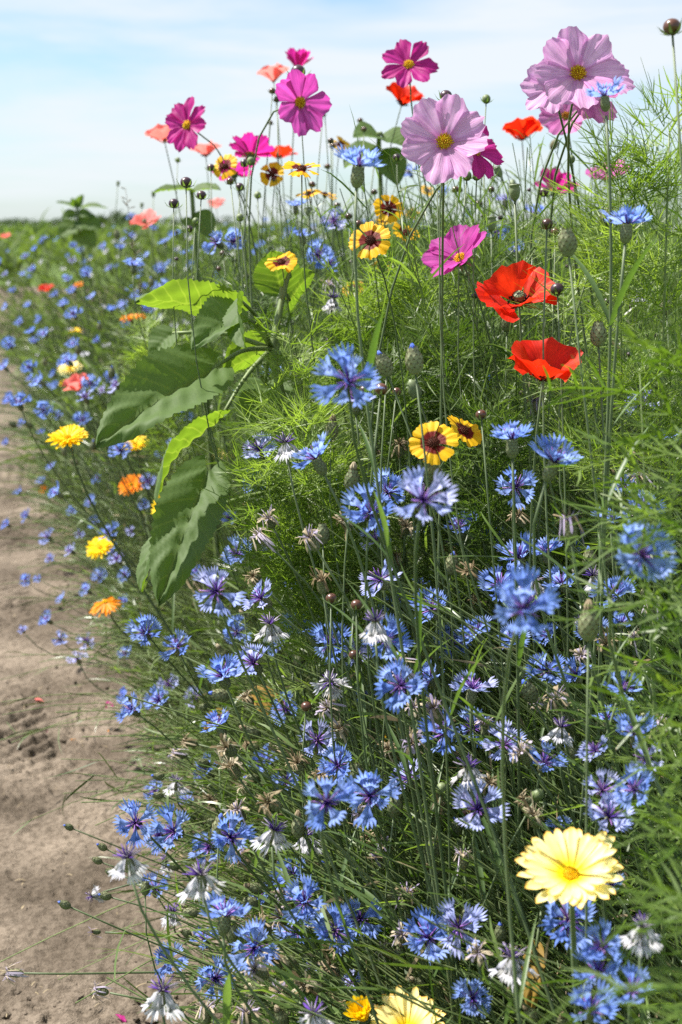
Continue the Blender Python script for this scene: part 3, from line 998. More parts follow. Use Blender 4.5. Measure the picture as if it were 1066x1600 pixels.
STAMENS = stamens_mesh()
PET = {
    'pink': [petal_cosmos(.80, .026, k, M['pink'], .02, .034) for k in range(5)],
    'pink2': [petal_cosmos(.78, .028, k + 7, M['pink2'], .05, .03) for k in range(4)],
    'magenta': [petal_cosmos(.66, .030, k + 13, M['magenta'], .10, .04, cup=.15, narrow=.22) for k in range(4)],
    'magenta2': [petal_cosmos(.78, .030, k + 19, M['magenta2'], .04, .035, cup=.1) for k in range(4)],
    'red': [petal_poppy(k, M['red']) for k in range(4)],
    'salmon': [petal_poppy(k + 5, M['salmon']) for k in range(4)],
    'core': [petal_core(k) for k in range(4)],
    'cal': strap_petals(M['calendula']), 'cal_orange': strap_petals(M['calendula_orange']), 'cal_pale': strap_petals(M['calendula_pale'], 4, .027, .0064),
}


# combined heads for flowers too small in the picture to show their petals
def combine(name, parts):
    mb = MB(); mats = []
    for me, Mx in parts:
        off = {}
        for i, mt in enumerate(me.materials):
            if mt not in mats: mats.append(mt)
            off[i] = mats.index(mt)
        o = len(mb.v)
        at = me.attributes['lc'].data
        mb.v += [tuple(Mx @ vv.co) for vv in me.vertices]
        mb.lc += [tuple(a.vector) for a in at]
        for p in me.polygons:
            mb.f.append(tuple(i + o for i in p.vertices)); mb.m.append(off[p.material_index])
    return mb.mesh(name, mats)


def T(x, y, z): return Matrix.Translation((x, y, z))
def RX(a): return Matrix.Rotation(math.radians(a), 4, 'X')
def RY(a): return Matrix.Rotation(math.radians(a), 4, 'Y')
def RZ(a): return Matrix.Rotation(math.radians(a), 4, 'Z')
def S(s): return Matrix.Scale(s, 4)


def corn_layout(kind, r):
    """list of (mesh, name, matrix) of a cornflower head; axis +Z, florets around the origin"""
    out = []
    n = r.choice([7, 8, 8, 9]) if kind != 'w' else r.choice([8, 9])
    for k in range(n):
        if kind == 'p' and r.random() < .12: continue
        az = 360 * k / n + r.uniform(-16, 16)
        el = {'b': r.uniform(4, 44), 'p': r.uniform(0, 30), 'w': r.uniform(-82, -45)}[kind]
        out.append((r.choice(FLO[kind]), 'floret', RZ(az) @ T(.0022, 0, .001) @ RY(-el) @ RX(r.uniform(-30, 30)) @ S(r.uniform(.82, 1.12))))
    if kind == 'b':
        for k in range(r.choice([0, 1, 2])):     # a few shorter upright florets inside
            out.append((r.choice(FLO[kind]), 'floret', RZ(180 * k + r.uniform(-30, 30)) @ T(.001, 0, .001) @ RY(-r.uniform(52, 72)) @ RX(r.uniform(-25, 25)) @ S(r.uniform(.62, .8))))
    out.append((r.choice(CORE if kind != 'w' else CORE_FADED), 'inner_florets', RZ(r.uniform(0, 360))))
    out.append((CALYX, 'calyx', RZ(r.uniform(0, 360)) @ S(.78 if kind == 'w' else 1)))
    return out


HEADS = {k: [combine('flower_head', [(a, c) for a, b, c in corn_layout(k, random.Random(s * 7 + 1))]) for s in range(4)] for k in 'bpw'}


def poly_layout(meshes, n, r, elev, jit, r0, disc, sep, layers=1, sc=1.0, roll=10, ej=10, step=13):
    out = []
    for ly in range(layers):
        for k in range(n):
            az = 360 * (k + .5 * (ly % 2)) / n + r.uniform(-jit, jit)
            el = elev + ly * step + r.uniform(-ej, ej)
            out.append((r.choice(meshes), 'petal', RZ(az) @ T(r0, 0, .0004 * (k % 2) + ly * .0012) @ RY(-el) @ RX(r.uniform(-roll, roll)) @ S(sc * (1 - .14 * ly) * r.uniform(.94, 1.06))))
    if disc is not None: out.append((disc, 'flower_disc', T(0, 0, .0015 * (layers - 1)) @ S(1 if layers == 1 else .62)))
    if sep is not None: out.append((sep, 'sepals', T(0, 0, -.0015)))
    return out


# ------------------------------------------------------------------ building one flower on its stem
def frame(n, spin=0.0):
    q = n.to_track_quat('Z', 'Y').to_matrix().to_4x4()
    return q @ Matrix.Rotation(spin, 4, 'Z')


def stem_to(root, head, n, r0, r1, mat, par, sway=.05, npt=14, seg=6, stiff=.42):
    L = (head - root).length
    p1 = root + Vector((0, 0, L * .30)) + (head - root) * .14 + Vector((random.uniform(-sway, sway), random.uniform(-sway, sway), 0))
    p2 = head - n * L * stiff
    p2.z = max(p2.z, .04)
    pts = bez(root, p1, p2, head, npt)
    mb = MB()
    v, f, lc = tube([p - root for p in pts], [r0 + (r1 - r0) * i / (npt - 1) for i in range(npt)], seg)
    mb.add(v, f, 0, lc)
    link('stem', mb.mesh('stem', [mat]), par)
    return pts


def add_leaves(par, root, pts, n, lo=.055, hi=.11):
    for k in range(n):
        i = random.randint(4, len(pts) - 4)
        t = (pts[i + 1] - pts[i - 1]).normalized()
        hd = Vector((random.uniform(-1, 1), random.uniform(-1, 1), .2)).normalized()
        x = (t * .75 + hd * .6).normalized()
        y = Vector((0, 0, 1)).cross(x)
        y = y.normalized() if y.length > .05 else Vector((1, 0, 0))
        z = x.cross(y)
        R = Matrix((x, y, z)).transposed().to_4x4()
        link('leaf', random.choice(LEAVES), par, T(*(pts[i] - root)) @ R @ S(random.uniform(lo, hi)))


def find_root(head, reach=(.10, .36), back=(-.04, .22)):
    k = min(1.0, max(.25, 1.25 - head.z))
    if head.z > .80: reach = (-.45, .85); back = (-.3, .6)
    y = head.y + random.uniform(*back) * k
    x = head.x + random.uniform(*reach) * k
    x = max(x, float(edge(y)) + random.uniform(.05, .16))
    return Vector((x, y, -.01))


def facing(code, head):
    r = lambda a: random.uniform(-a, a)
    if code == 'u': return Vector((r(.15), .12 + r(.1), 1)).normalized()
    if code == 'ul': return Vector((-.45 + r(.1), -.05 + r(.1), .9)).normalized()
    if code == 'ur': return Vector((.40 + r(.1), -.05 + r(.1), .9)).normalized()
    if code == 'f': return Vector((r(.15), -.85, .50 + r(.1))).normalized()
    if code == 'fl': return Vector((-.45, -.75, .45)).normalized()
    if code == 'fr': return Vector((.45, -.75, .45)).normalized()
    if code == 'l': return Vector((-.9, -.25, .25 + r(.15))).normalized()
    if code == 'bk': return Vector((r(.2), .75, .65)).normalized()
    if code == 'dl': return Vector((-.75, -.45, -.1)).normalized()
    if head.x < edge(head.y) + .02: return Vector((-.40 + r(.35), -.48 + r(.3), .68)).normalized()
    return Vector((-.22 + r(.38), -.42 + r(.32), .75)).normalized()


REAL = {'b': .041, 'p': .042, 'w': .034, 's': .026, 'd': .026}
CNAME = {'b': ('cornflower', 'cornflower'), 'p': ('pale_cornflower', 'cornflower'), 'w': ('faded_cornflower', 'cornflower'), 's': ('withered_cornflower', 'withered flower'), 'd': ('dried_flower_head', 'seed head')}
CWORD = {'b': 'blue cornflower', 'p': 'pale lavender cornflower', 'w': 'white drooping faded cornflower', 's': 'withered greyish violet cornflower head', 'd': 'dry tan seed head'}


def zone(u, v):
    if u < 330 and v > 1060: return 'leaning out over the bare soil path'
    if u < 330 and v > 720: return 'beside the path below the sunflower leaves'
    if u < 200 and v > 480: return 'along the path left of the sunflower leaves'
    if u < 330: return 'in the distant drift along the path'
    if v < 300 and u < 450: return 'around the magenta cosmos and salmon poppies'
    if v < 470 and u < 450: return 'over the upper sunflower leaves'
    if v < 470 and u < 640: return 'around the yellow coreopsis cluster'
    if v < 470 and u < 800: return 'around the large pale pink cosmos'
    if v < 470: return 'between the red poppies and the pink cosmos cluster'
    if v < 700: return 'on the feathery green slope below the tall flowers'
    if v < 940 and u > 780: return 'in front of the green cosmos sprays below the poppies'
    if v < 940: return 'in the tangle below the yellow and maroon pair'
    if v < 1180 and u > 680: return 'deep among the stems above the large calendula'
    if v < 1180: return 'in the thick tangle around the brown round buds'
    if u < 480: return 'in the low cluster where the stems thin out to soil'
    return 'low in the tangle by the pale yellow calendulas'


def settle(u, v, d, zmin, k=.0):
    d0 = d
    while d > .58 * d0 and d > .6:
        p = P(u, v, d)
        want = zmin
        if k: want = max(zmin, k * float(top_h(p.x - edge(p.y) + .10, p.y)))
        if p.z >= want: break
        d *= .97
    return d



def cornflower(u, v, size, kind='b', face='', label=None, d=None, rise=1.10):
    d = settle(u, v, d or F * REAL[kind] / size, .20, rise)
    head = P(u, v, d)
    n = facing(face, head)
    root = find_root(head)
    nm, cat = CNAME[kind]
    lab, grp = label, None
    if not lab:
        zn = zone(u, v)
        sml = 'small ' if size < 34 and kind in 'bp' else ''
        lab = sml + CWORD[kind] + ' ' + zn
        grp = CWORD[kind] + 's ' + zn
    t = thing(nm, root, lab, cat, grp)
    base = T(*(head - root)) @ frame(n, random.uniform(0, 6.28)) @ S(size * d / F / REAL[kind] * random.uniform(.97, 1.05))
    r = random.Random(int(u * 7 + v * 13))
    hd = head - n * .0136
    pts = stem_to(root, hd, n, .0016, .00105, M['stem'], t, stiff=.16 if face in ('u', 'ul', 'ur') else .34)
    if kind in 'bpw':
        if size >= 34:
            for me, pn, Mx in corn_layout(kind, r): link(pn, me, t, base @ Mx)
        else:
            link('flower_head', r.choice(HEADS[kind]), t, base @ RZ(r.uniform(0, 360)))
    else:
        link('calyx', CALYX, t, base); link('dry_florets', r.choice(SPENT if kind == 's' else DRIED), t, base)
    if size >= 30 and d < 2.2: add_leaves(t, root, pts, 3)
    return t


def bud(u, v, size, kind='corn', face='', label=None, d=None):
    spec = {'corn': (BUD, .0200, M['stem'], .0008), 'corn_dry': (BUD, .0200, M['stem'], .0008), 'brown': (BALL_BROWN, .0100, M['stem'], .0008), 'dark': (BALL_DARK, .0124, M['stem'], .0007), 'green': (BALL_GREEN, .0110, M['stem'], .0007), 'capsule': (CAPSULE, .0170, M['stem'], .0012), 'poppy': (POPPY_BUD, .025, M['stem'], .0011)}[kind]
    d = settle(u, v, d or min(4.5, F * spec[1] / size), .36 if v > 1000 else .30, 1.0)
    head = P(u, v, d)
    bs = size * d / F / spec[1]
    n = facing(face or 'u' if kind not in ('corn', 'corn_dry') else face, head)
    if kind in ('corn', 'corn_dry') and not face and head.x < edge(head.y) + .08:
        n = Vector((-.85 + random.uniform(-.1, .2), -.25, .40 + random.uniform(-.2, .3))).normalized()
    root = find_root(head, (.0, .12))
    names = {'corn': 'cornflower_bud', 'corn_dry': 'cornflower_seed_head', 'brown': 'coreopsis_bud', 'dark': 'cosmos_bud', 'green': 'green_bud', 'capsule': 'poppy_seed_pod', 'poppy': 'poppy_bud'}
    words = {'corn': 'scaly green cornflower bud', 'corn_dry': 'dry tipped cornflower seed head', 'brown': 'glossy brown round bud', 'dark': 'spiky dark purple cosmos bud', 'green': 'ribbed green bud', 'capsule': 'green poppy seed pod with flat lid', 'poppy': 'hairy drooping poppy bud'}
    grp = None
    if not label:
        zn = zone(u, v); label = words[kind] + ' ' + zn; grp = words[kind] + 's ' + zn
    t = thing(names[kind], root, label, 'seed pod' if kind == 'capsule' else ('seed head' if kind == 'corn_dry' else 'bud'), grp)
    off = {'corn': .0165, 'corn_dry': .0165, 'brown': .0042, 'dark': .0052, 'green': .0050, 'capsule': .0158, 'poppy': .0115}[kind]
    stem_to(root, head - n * off * .97 * bs, n, spec[3] * 1.6, spec[3], spec[2], t)
    base = T(*(head - root)) @ frame(n, random.uniform(0, 6.28)) @ S(bs * random.uniform(.95, 1.05) * (1.2 if kind[:4] == 'corn' else 1))
    link({'capsule': 'pod'}.get(kind, 'bud'), spec[0], t, base)
    if kind == 'corn' and random.random() < .45: link('bud_tip', BUD_TIP, t, base @ T(0, 0, -.0012) @ S(.72))
    if kind == 'corn_dry': link('bud_tip', BUD_TIP_DRY, t, base)
    return t


def flower(name, cat, u, v, size, real, layout, n, label, stem_r=.0014, mat='stem', group=None, d=None, small=None, nleaf=0, root=None, att=.004, grow=1.0):
    d = d or F * real / size
    head = P(u, v, d)
    n = Vector(n).normalized()
    root = root or find_root(head, (-.03, .12))
    t = thing(name, root, label, cat, group)
    sc = size * d / F / real * grow
    base = T(*(head - root)) @ frame(n, random.uniform(0, 6.28)) @ S(sc)
    pts = stem_to(root, head - n * att * sc, n, stem_r * 1.35, stem_r * .85, M[mat], t, stiff=.25)
    if small:
        link('flower_head', combine('flower_head', [(a, c) for a, b, c in layout]), t, base)
    else:
        for me, pn, Mx in layout: link(pn, me, t, base @ Mx)
    if nleaf: add_leaves(t, root, pts, nleaf)
    return t


def cosmos(u, v, size, col, n, label, real=.075, disc=DISC_COS, elev=12, np_=8, d=None, root=None):
    r = random.Random(int(u + v * 3))
    lay = poly_layout(PET[col], np_, r, elev, 5, .0028, disc, SEP_COS, roll=17)
    return flower('cosmos', 'flower', u, v, size, real, lay, n, label, .0013, 'stem', d=d, root=root, att=.006, small=size < 30, grow=1.12)


def poppy(u, v, size, col, n, label, real=.066, elev=24, d=None):
    r = random.Random(int(u + v * 5))
    lay = []
    for k in range(4):
        az = 90 * k + r.uniform(-12, 12)
        lay.append((PET[col][k], 'petal', RZ(az) @ T(.001, 0, .0008 * (k % 2)) @ RY(-(elev + (8 if k % 2 else -4) + r.uniform(-6, 6))) @ S(r.uniform(.92, 1.06) * (.92 if k % 2 else 1))))
    lay.append((CAPSULE, 'pod', T(0, 0, .013) @ S(.75)))
    if col == 'red' or r.random() < .5: lay.append((STAMENS, 'stamens', Matrix.Identity(4)))
    return flower('poppy', 'poppy', u, v, size, real, lay, n, label, .0011, d=d, small=size < 26, att=.0, grow=1.10)


def coreopsis(u, v, size, n, label, d=None, elev=6, group=None):
    r = random.Random(int(u * 3 + v))
    lay = poly_layout(PET['core'], 8, r, elev, 5, .0036, DISC_CORE, SEP_CORE, roll=24)
    return flower('coreopsis', 'flower', u, v, size, .040, lay, n, label, .0009, d=d, small=size < 36, att=.004, group=group)


def calendula(u, v, size, col, n, label, real=.060, elev=10, d=None, layers=3, np_=18, wilt=False):
    r = random.Random(int(u * 3 + v))
    lay = poly_layout(PET[col], np_, r, elev if not wilt else -25, 4, .0045, DISC_CAL, SEP_CAL, layers=layers, roll=12 if not wilt else 50, ej=5, step=9)
    return flower('calendula', 'calendula', u, v, size, real, lay, n, label, .0021, d=d, small=size < 100, nleaf=2, att=.006, grow=1.08)


# ------------------------------------------------------------------ the sunflower plants
def sun_leaf_mesh(L, W, seed, bend=.5, fold=.35, wave=.05, serr=.020):
    r = random.Random(seed); ph = r.uniform(0, 6)
    nu, nw = 41, 15
    def fn(u, w):
        o = (u ** .42) * (1 - u) ** .78 * 1.62
        o = o * W * .5
        if u < .06: o = max(o, W * .09)
        sr = (1 + serr * (1 if int(round(u * 40)) % 2 else -1) * max(0, abs(w) - .8) / .2 * (2.2 if 0 < u < .96 else 0))
        y = w * o * sr
        back = -.10 * abs(w) ** 1.5 * L * math.exp(-u * 7)          # heart-shaped shoulders
        th = bend * u
        x = L * (math.sin(th) / bend if bend else u); z = -L * ((1 - math.cos(th)) / bend if bend else 0)
        vein = math.cos((u - abs(w) * .28) * 2 * math.pi * 6.5)
        z += fold * abs(y) + wave * .6 * L * math.sin(u * 7 + w * 2.2 + ph) * abs(w) * .7 + .0016 * vein * (1 - abs(w) * .5) * L / .15 + .010 * L * math.sin(u * 17 + ph + w) * abs(w) ** 2 + .010 * L * math.sin(u * 11 + w * 6 + ph) - .022 * L * math.exp(-abs(w) * 14)
        return (x + back, y, z)
    mb = MB(); v, f, lc = sheet(nu, nw, fn, r.random()); mb.add(v, f, 0, lc)
    return mb.mesh('leaf', [M['sun_leaf']])


def put_sun_leaf(par, root, base, tip, nrm, width, stemp, seed, bend=.5, fold=.35, wave=.05):
    """blade from base to tip with upper side towards nrm; petiole from the stem point"""
    x = (tip - base); L = x.length; x.normalize()
    k = (math.sin(bend) / bend)
    me = sun_leaf_mesh(L / max(.5, math.hypot(k, (1 - math.cos(bend)) / bend)), width, seed, bend, fold, wave)
    ang = math.atan2((1 - math.cos(bend)) / bend, k)
    z = (nrm - x * nrm.dot(x)).normalized(); y = z.cross(x)
    R = Matrix((x, y, z)).transposed().to_4x4()
    lf = link('leaf', me, par, T(*(base - root)) @ R @ Matrix.Rotation(-ang, 4, 'Y'))
    mb = MB()
    mid = (stemp + base) * .5 + Vector((0, 0, .012))
    Mi = (T(*(base - root)) @ R @ Matrix.Rotation(-ang, 4, 'Y')).inverted()
    p = [Mi @ (q - root) for q in bez(stemp, mid, mid, base + x * L * .02, 8)]
    v, f, lc = tube(p, [.0034 - .0002 * i for i in range(8)], 7); mb.add(v, f, 0, lc)
    link('petiole', mb.mesh('petiole', [M['stalk']]), lf)
    return lf


def thick_stem(par, root, pts, r0, r1):
    mb = MB(); pp = []
    for i in range(len(pts) - 1):
        for k in range(4): pp.append(pts[i].lerp(pts[i + 1], k / 4))
    pp.append(pts[-1])
    v, f, lc = tube([p - root for p in pp], [r0 + (r1 - r0) * i / (len(pp) - 1) for i in range(len(pp))], 10); mb.add(v, f, 0, lc)
    link('stem', mb.mesh('stem', [M['stalk']]), par)


D1 = 1.72
s0 = P(425, 545, D1); s1 = P(440, 470, D1 + .02); s2 = P(452, 425, D1 + .03)
root = Vector((s0.x + .10, s0.y + .06, -.01))
sfl = thing('sunflower_plant', root, 'sunflower plant without a bloom, broad serrated leaves hanging towards the path', 'sunflower')
thick_stem(sfl, root, [root, root.lerp(s0, .5) + Vector((.03, .0, .0)), s0, s1, s2], .0080, .0025)
V = Vector
SUNL = [  # base px, tip px, depths, normal, width, bend, fold
    ((372, 490), (212, 468), 1.66, 1.60, V((-.10, .55, .80)), .100, .35, .25),
    ((388, 500), (300, 545), 1.64, 1.56, V((-.1, -.70, .70)), .085, .7, .6),
    ((335, 575), (150, 697), 1.60, 1.50, V((.18, -.62, .75)), .118, .45, .35),
    ((378, 470), (384, 545), 1.60, 1.55, V((-.8, -.5, .2)), .050, .5, .6),
    ((345, 655), (243, 785), 1.66, 1.60, V((-.55, .2, .80)), .070, .9, .5),
    ((325, 735), (248, 945), 1.58, 1.50, V((-.05, -.90, .42)), .098, .35, .25),
    ((250, 835), (222, 925), 1.66, 1.62, V((-.7, -.4, .5)), .040, .5, .4),
    ((440, 455), (425, 392), 1.75, 1.72, V((-.2, .8, .4)), .080, .5, .4),
    ((452, 470), (492, 425), 1.78, 1.80, V((-.4, .8, .5)), .075, .5, .4),
    ((420, 545), (345, 590), 1.74, 1.70, V((-.2, .75, .6)), .085, .5, .4),
    ((415, 600), (400, 700), 1.78, 1.70, V((.1, -.8, .5)), .100, .5, .3),
    ((270, 520), (236, 560), 1.70, 1.70, V((-.3, -.7, .6)), .055, .5, .3),
]
for k, (b, e, d0, d1, nr, w, bd, fo) in enumerate(SUNL):
    bp, tp = P(*b, d0), P(*e, d1)
    sp = min([s0, s1, s2, root.lerp(s0, .8), root.lerp(s0, .6)], key=lambda q: (q - bp).length)
    put_sun_leaf(sfl, root, bp, tp, nr, w, sp, k * 3 + 1, bd, fo)


def small_sunflower(u, v, d, label, leaves, name='sunflower_plant'):
    top = P(u, v, d); root = Vector((top.x + .05, top.y + .05, -.01))
    t = thing(name, root, label, 'sunflower')
    thick_stem(t, root, [root, root.lerp(top, .6), top], .007, .004)
    for k, (bu, bv, tu, tv, w, nr) in enumerate(leaves):
        put_sun_leaf(t, root, P(bu, bv, d), P(tu, tv, d - .02), V(nr), w, P(u, v + 8, d) if bv < v + 60 else root.lerp(top, .8), k + 60 + int(u), .5, .3)


small_sunflower(121, 322, 6.0, 'young sunflower rising above the distant drift beside the path', [(116, 324, 88, 316, .06, (0, -.3, 1)), (126, 324, 168, 325, .06, (0, -.3, 1)), (120, 322, 130, 304, .05, (.2, -.9, .3)), (118, 334, 96, 342, .07, (-.2, -.8, .5)), (124, 332, 146, 340, .06, (.2, -.8, .5)), (119, 322, 112, 309, .04, (-.2, -.9, .3)), (122, 345, 160, 356, .12, (.2, -.8, .5)), (118, 350, 92, 372, .12, (-.2, -.8, .5)), (122, 365, 150, 386, .14, (.2, -.8, .5))])
small_sunflower(592, 208, 2.6, 'sunflower shoot with broad green leaves behind the orange coreopsis', [(590, 214, 552, 214, .10, (0, -.5, .9)), (590, 235, 538, 262, .11, (-.1, -.4, .9)), (598, 214, 640, 232, .09, (.1, -.5, .9)), (594, 240, 622, 290, .10, (.2, -.7, .7))])
small_sunflower(300, 300, 2.7, 'sunflower shoot with one flat leaf against the sky', [(296, 297, 238, 302, .055, (0, -.2, 1)), (302, 300, 345, 296, .06, (0, -.4, 1)), (300, 340, 330, 372, .09, (.2, -.7, .6))])

# ------------------------------------------------------------------ feathery cosmos and fennel-like plants
def feathery_plant(name, stem_pts, label, cat, nfr, L, wid, mat, lo=.35, group=None, nleaf=12, up=(.1, .9), fork=True, r0=.0035, curl=.4, bias=(0, 0), leaf=.50):
    root = stem_pts[0]
    t = thing(name, root, label, cat, group)
    thick_stem(t, root, stem_pts, r0, r0 * .12)
    # spine sampled by length
    seg = [(stem_pts[i], stem_pts[i + 1]) for i in range(len(stem_pts) - 1)]
    ln = np.array([(b - a).length for a, b in seg]); cum = np.concatenate([[0], np.cumsum(ln)]) / ln.sum()
    ts = lo + (1 - lo) * RNG.uniform(0, 1, nfr) ** .8
    o = []
    for tt_ in ts:
        i = min(int(np.searchsorted(cum, tt_, side='right') - 1), len(seg) - 1)
        k = (tt_ - cum[i]) / (cum[i + 1] - cum[i])
        o.append(seg[i][0].lerp(seg[i][1], k) - root)
    az = RNG.uniform(0, 6.283, nfr)
    d = np.stack([np.cos(az) + bias[0], np.sin(az) + bias[1], RNG.uniform(up[0], up[1], nfr)], -1)
    v, qd, tn = fronds(np.array([tuple(q) for q in o]), d, RNG.uniform(L * .65, L * 1.15, nfr), nleaf, wid, curl, fork, leaf=leaf)
    ob = link('foliage', mesh_np('foliage', v, qd, M[mat], {'tint': tn}), t)
    ob['kind'] = 'stuff'
    return t


def stalk(u, v, d, lean=(.05, .05), k=4):
    top = P(u, v, d)
    root = Vector((max(top.x + lean[0], float(edge(top.y + lean[1])) + .08), top.y + lean[1], -.01))
    mid = root.lerp(top, .55) + Vector((lean[0] * .3, lean[1] * .3, .02))
    return [root, root.lerp(mid, .5) + Vector((.01, 0, .01)), mid, top]


feathery_plant('cosmos_plant', stalk(1046, 205, 1.24, (.02, .05)), 'tall feathery cosmos plant without flower beside the pale pink cosmos', 'plant', 66, .074, .0012, 'feather', .64, nleaf=12, leaf=.68, up=(.15, 1.0), r0=.0055)
feathery_plant('cosmos_plant', stalk(968, 295, 1.27, (.05, .10)), 'shorter feathery cosmos plant below the pink cosmos pair', 'plant', 50, .080, .0012, 'feather', .66, nleaf=12, leaf=.68, r0=.004)
for k, (u, v, d, n, L, w, mt, lab) in enumerate([
    (470, 655, 1.50, 110, .085, .00090, 'feather', 'bright light green feathery bush under the blue cornflowers'),
    (415, 745, 1.52, 70, .080, .00090, 'feather', 'light green feathery bush next to the hanging grey sunflower leaf'),
    (560, 470, 1.75, 80, .085, .0010, 'feather', 'feathery bush right of the sunflower stem'),
    (640, 430, 1.72, 80, .085, .0010, 'feather', 'feathery bush beneath the yellow coreopsis cluster'),
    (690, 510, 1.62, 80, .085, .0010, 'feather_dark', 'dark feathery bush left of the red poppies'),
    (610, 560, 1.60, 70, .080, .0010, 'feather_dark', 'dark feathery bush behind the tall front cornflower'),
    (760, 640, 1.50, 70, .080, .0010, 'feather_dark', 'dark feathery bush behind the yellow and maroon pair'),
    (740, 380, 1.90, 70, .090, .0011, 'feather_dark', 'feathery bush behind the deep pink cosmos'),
    (880, 440, 1.50, 26, .090, .0010, 'feather', 'feathery bush above the large red poppy'),
    (450, 520, 1.60, 34, .075, .0010, 'feather', 'small feathery tuft hiding the sunflower stalk'),
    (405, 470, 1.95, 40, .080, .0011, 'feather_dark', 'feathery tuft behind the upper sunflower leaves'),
    (230, 520, 2.60, 50, .090, .0014, 'feather', 'feathery bush at the path behind the sunflower leaves'),
]):
    feathery_plant('feathery_bush', stalk(u, v, d, (.04, .06)), lab, 'bush', int(n * 1.1), L * .90, w * 1.3, mt, .66, 'feathery green bushes', up=(.0, 1.0), r0=.003, curl=.6, leaf=.64)
for k, (u, v, d, n, L, w, lab, bi) in enumerate([
    (1075, 500, .88, 60, .115, .0024, 'broad threaded bright green cosmos spray beside the red poppies', (-.7, .2)),
    (1100, 640, .82, 50, .115, .0024, 'broad threaded bright green cosmos spray above the large blue cornflower', (-.8, .2)),
    (1000, 585, .98, 44, .11, .0024, 'bright green cosmos spray lying across the second red poppy', (-.9, -.1)),
    (1075, 790, 1.02, 40, .095, .0022, 'bright green cosmos spray behind the large blue cornflower', (-.6, .1)),
    (1150, 1010, .66, 44, .105, .0022, 'bright green cosmos spray below the large blue cornflower', (-.6, .1)),
    (1160, 1150, .68, 44, .10, .0022, 'loose green cosmos spray above the pale yellow calendula', (-.5, .1)),
    (1190, 1340, .62, 44, .10, .0022, 'grey green cosmos spray right of the pale yellow calendula', (-.4, .1)),
    (1160, 1540, .62, 44, .10, .0022, 'grey green cosmos spray under the pale yellow calendula', (-.4, .0)),
]):
    feathery_plant('cosmos_spray', stalk(u, v, d, (.05, .03)), lab, 'plant', int(n * .50), L * .70, w * .80, 'coarse', .55, 'coarse cosmos sprays', nleaf=7, up=(-.15, .9), fork=k < 2, r0=.0030, bias=bi)

# ------------------------------------------------------------------ cosmos
cosmos(695, 222, 134, 'pink', (-.05, -.90, .30), 'large pale pink cosmos facing the path in front of a magenta one')
cosmos(742, 236, 86, 'magenta', (.45, -.55, .35), 'magenta cosmos half hidden behind the large pale pink cosmos', .070, d=1.40)
cosmos(903, 115, 132, 'pink', (.0, -.88, .42), 'highest pale pink cosmos in front of its pink cluster')
cosmos(864, 138, 92, 'pink', (-.30, -.75, .50), 'pale pink cosmos half hidden behind the highest one, next to the sky gap', .075, d=1.38)
cosmos(948, 120, 82, 'pink', (.40, -.70, .45), 'pale pink cosmos behind the highest one and the tall cornflower', .072, d=1.40)
cosmos(922, 150, 84, 'pink2', (.35, -.75, .35), 'pink cosmos with orange centre behind the blue cornflower on tall stem', .066, disc=DISC_COS_DK, d=1.44)
cosmos(884, 182, 66, 'pink2', (-.25, -.78, .45), 'small rose cosmos with dark orange centre under the pink cluster', .060, disc=DISC_COS_DK, elev=24)
cosmos(293, 196, 66, 'magenta', (-.45, -.72, .20), 'magenta cosmos against the sky above a pink poppy', .062, disc=DISC_COS)
cosmos(468, 160, 92, 'magenta2', (.42, -.66, -.05), 'magenta cosmos with broad petals against the sky below a wilted bud', .072, disc=DISC_COS, np_=7)
cosmos(639, 102, 80, 'magenta', (-.05, -.80, .50), 'magenta cosmos against the sky above the small red poppy', .070, np_=7)
cosmos(720, 405, 112, 'magenta2', (-.40, -.52, .66), 'deep pink cosmos with yellow centre above the large red poppy', .076, elev=26)
cosmos(392, 243, 62, 'magenta', (.1, .55, .80), 'magenta cosmos turned away next to the yellow coreopsis', .062, elev=34)
cosmos(366, 272, 54, 'magenta', (-.2, .35, .85), 'crumpled magenta cosmos under the turned away one', .062, elev=20)
cosmos(866, 300, 58, 'magenta', (.2, .5, .8), 'dark magenta cosmos turned away behind the feathery leaves', .062, elev=38)
cosmos(952, 280, 62, 'pink2', (-.1, .3, .9), 'pink cosmos seen through the feathery leaves', .066, elev=30)
cosmos(617, 541, 24, 'magenta2', (-.1, -.3, .9), 'tiny mauve pink cosmos low in the feathery leaves', .040)
bud(466, 112, 24, 'dark', 'u', 'wilted cosmos head with drooping shreds above the broad magenta cosmos', 1.80)
cosmos(466, 108, 24, 'magenta', (.1, .2, 1), 'withered magenta cosmos top against the sky', .030, elev=62)

# ------------------------------------------------------------------ poppies
poppy(811, 478, 108, 'red', (-.10, -.62, .78), 'large red poppy with dark centre below the deep pink cosmos')
poppy(848, 596, 118, 'red', (.05, -.35, .93), 'red poppy partly hidden behind green blades', elev=30)
poppy(627, 166, 58, 'red', (.30, -.35, .85), 'small red poppy against the sky under a magenta cosmos', elev=40)
poppy(816, 220, 60, 'red', (-.05, .30, .95), 'orange red poppy seen from the side between the pink cosmos', elev=30)
poppy(434, 248, 48, 'red', (.1, .1, 1.0), 'orange red poppy behind the yellow coreopsis', elev=18)
poppy(537, 1104, 30, 'red', (.0, -.6, .8), 'small red poppy scrap deep in the tangle', .040)
poppy(125, 612, 46, 'salmon', (-.35, -.30, .88), 'salmon poppy beside a blue cornflower left of the sunflower leaves', elev=48)
poppy(258, 224, 56, 'salmon', (-.2, -.2, .95), 'salmon pink poppy behind the magenta cosmos against the sky', elev=34)
poppy(322, 246, 46, 'salmon', (-.1, -.1, .95), 'salmon pink poppy between the magenta cosmos and coreopsis', elev=36)
poppy(228, 352, 42, 'salmon', (-.2, -.5, .85), 'light pink poppy over the distant blue drift', elev=18)
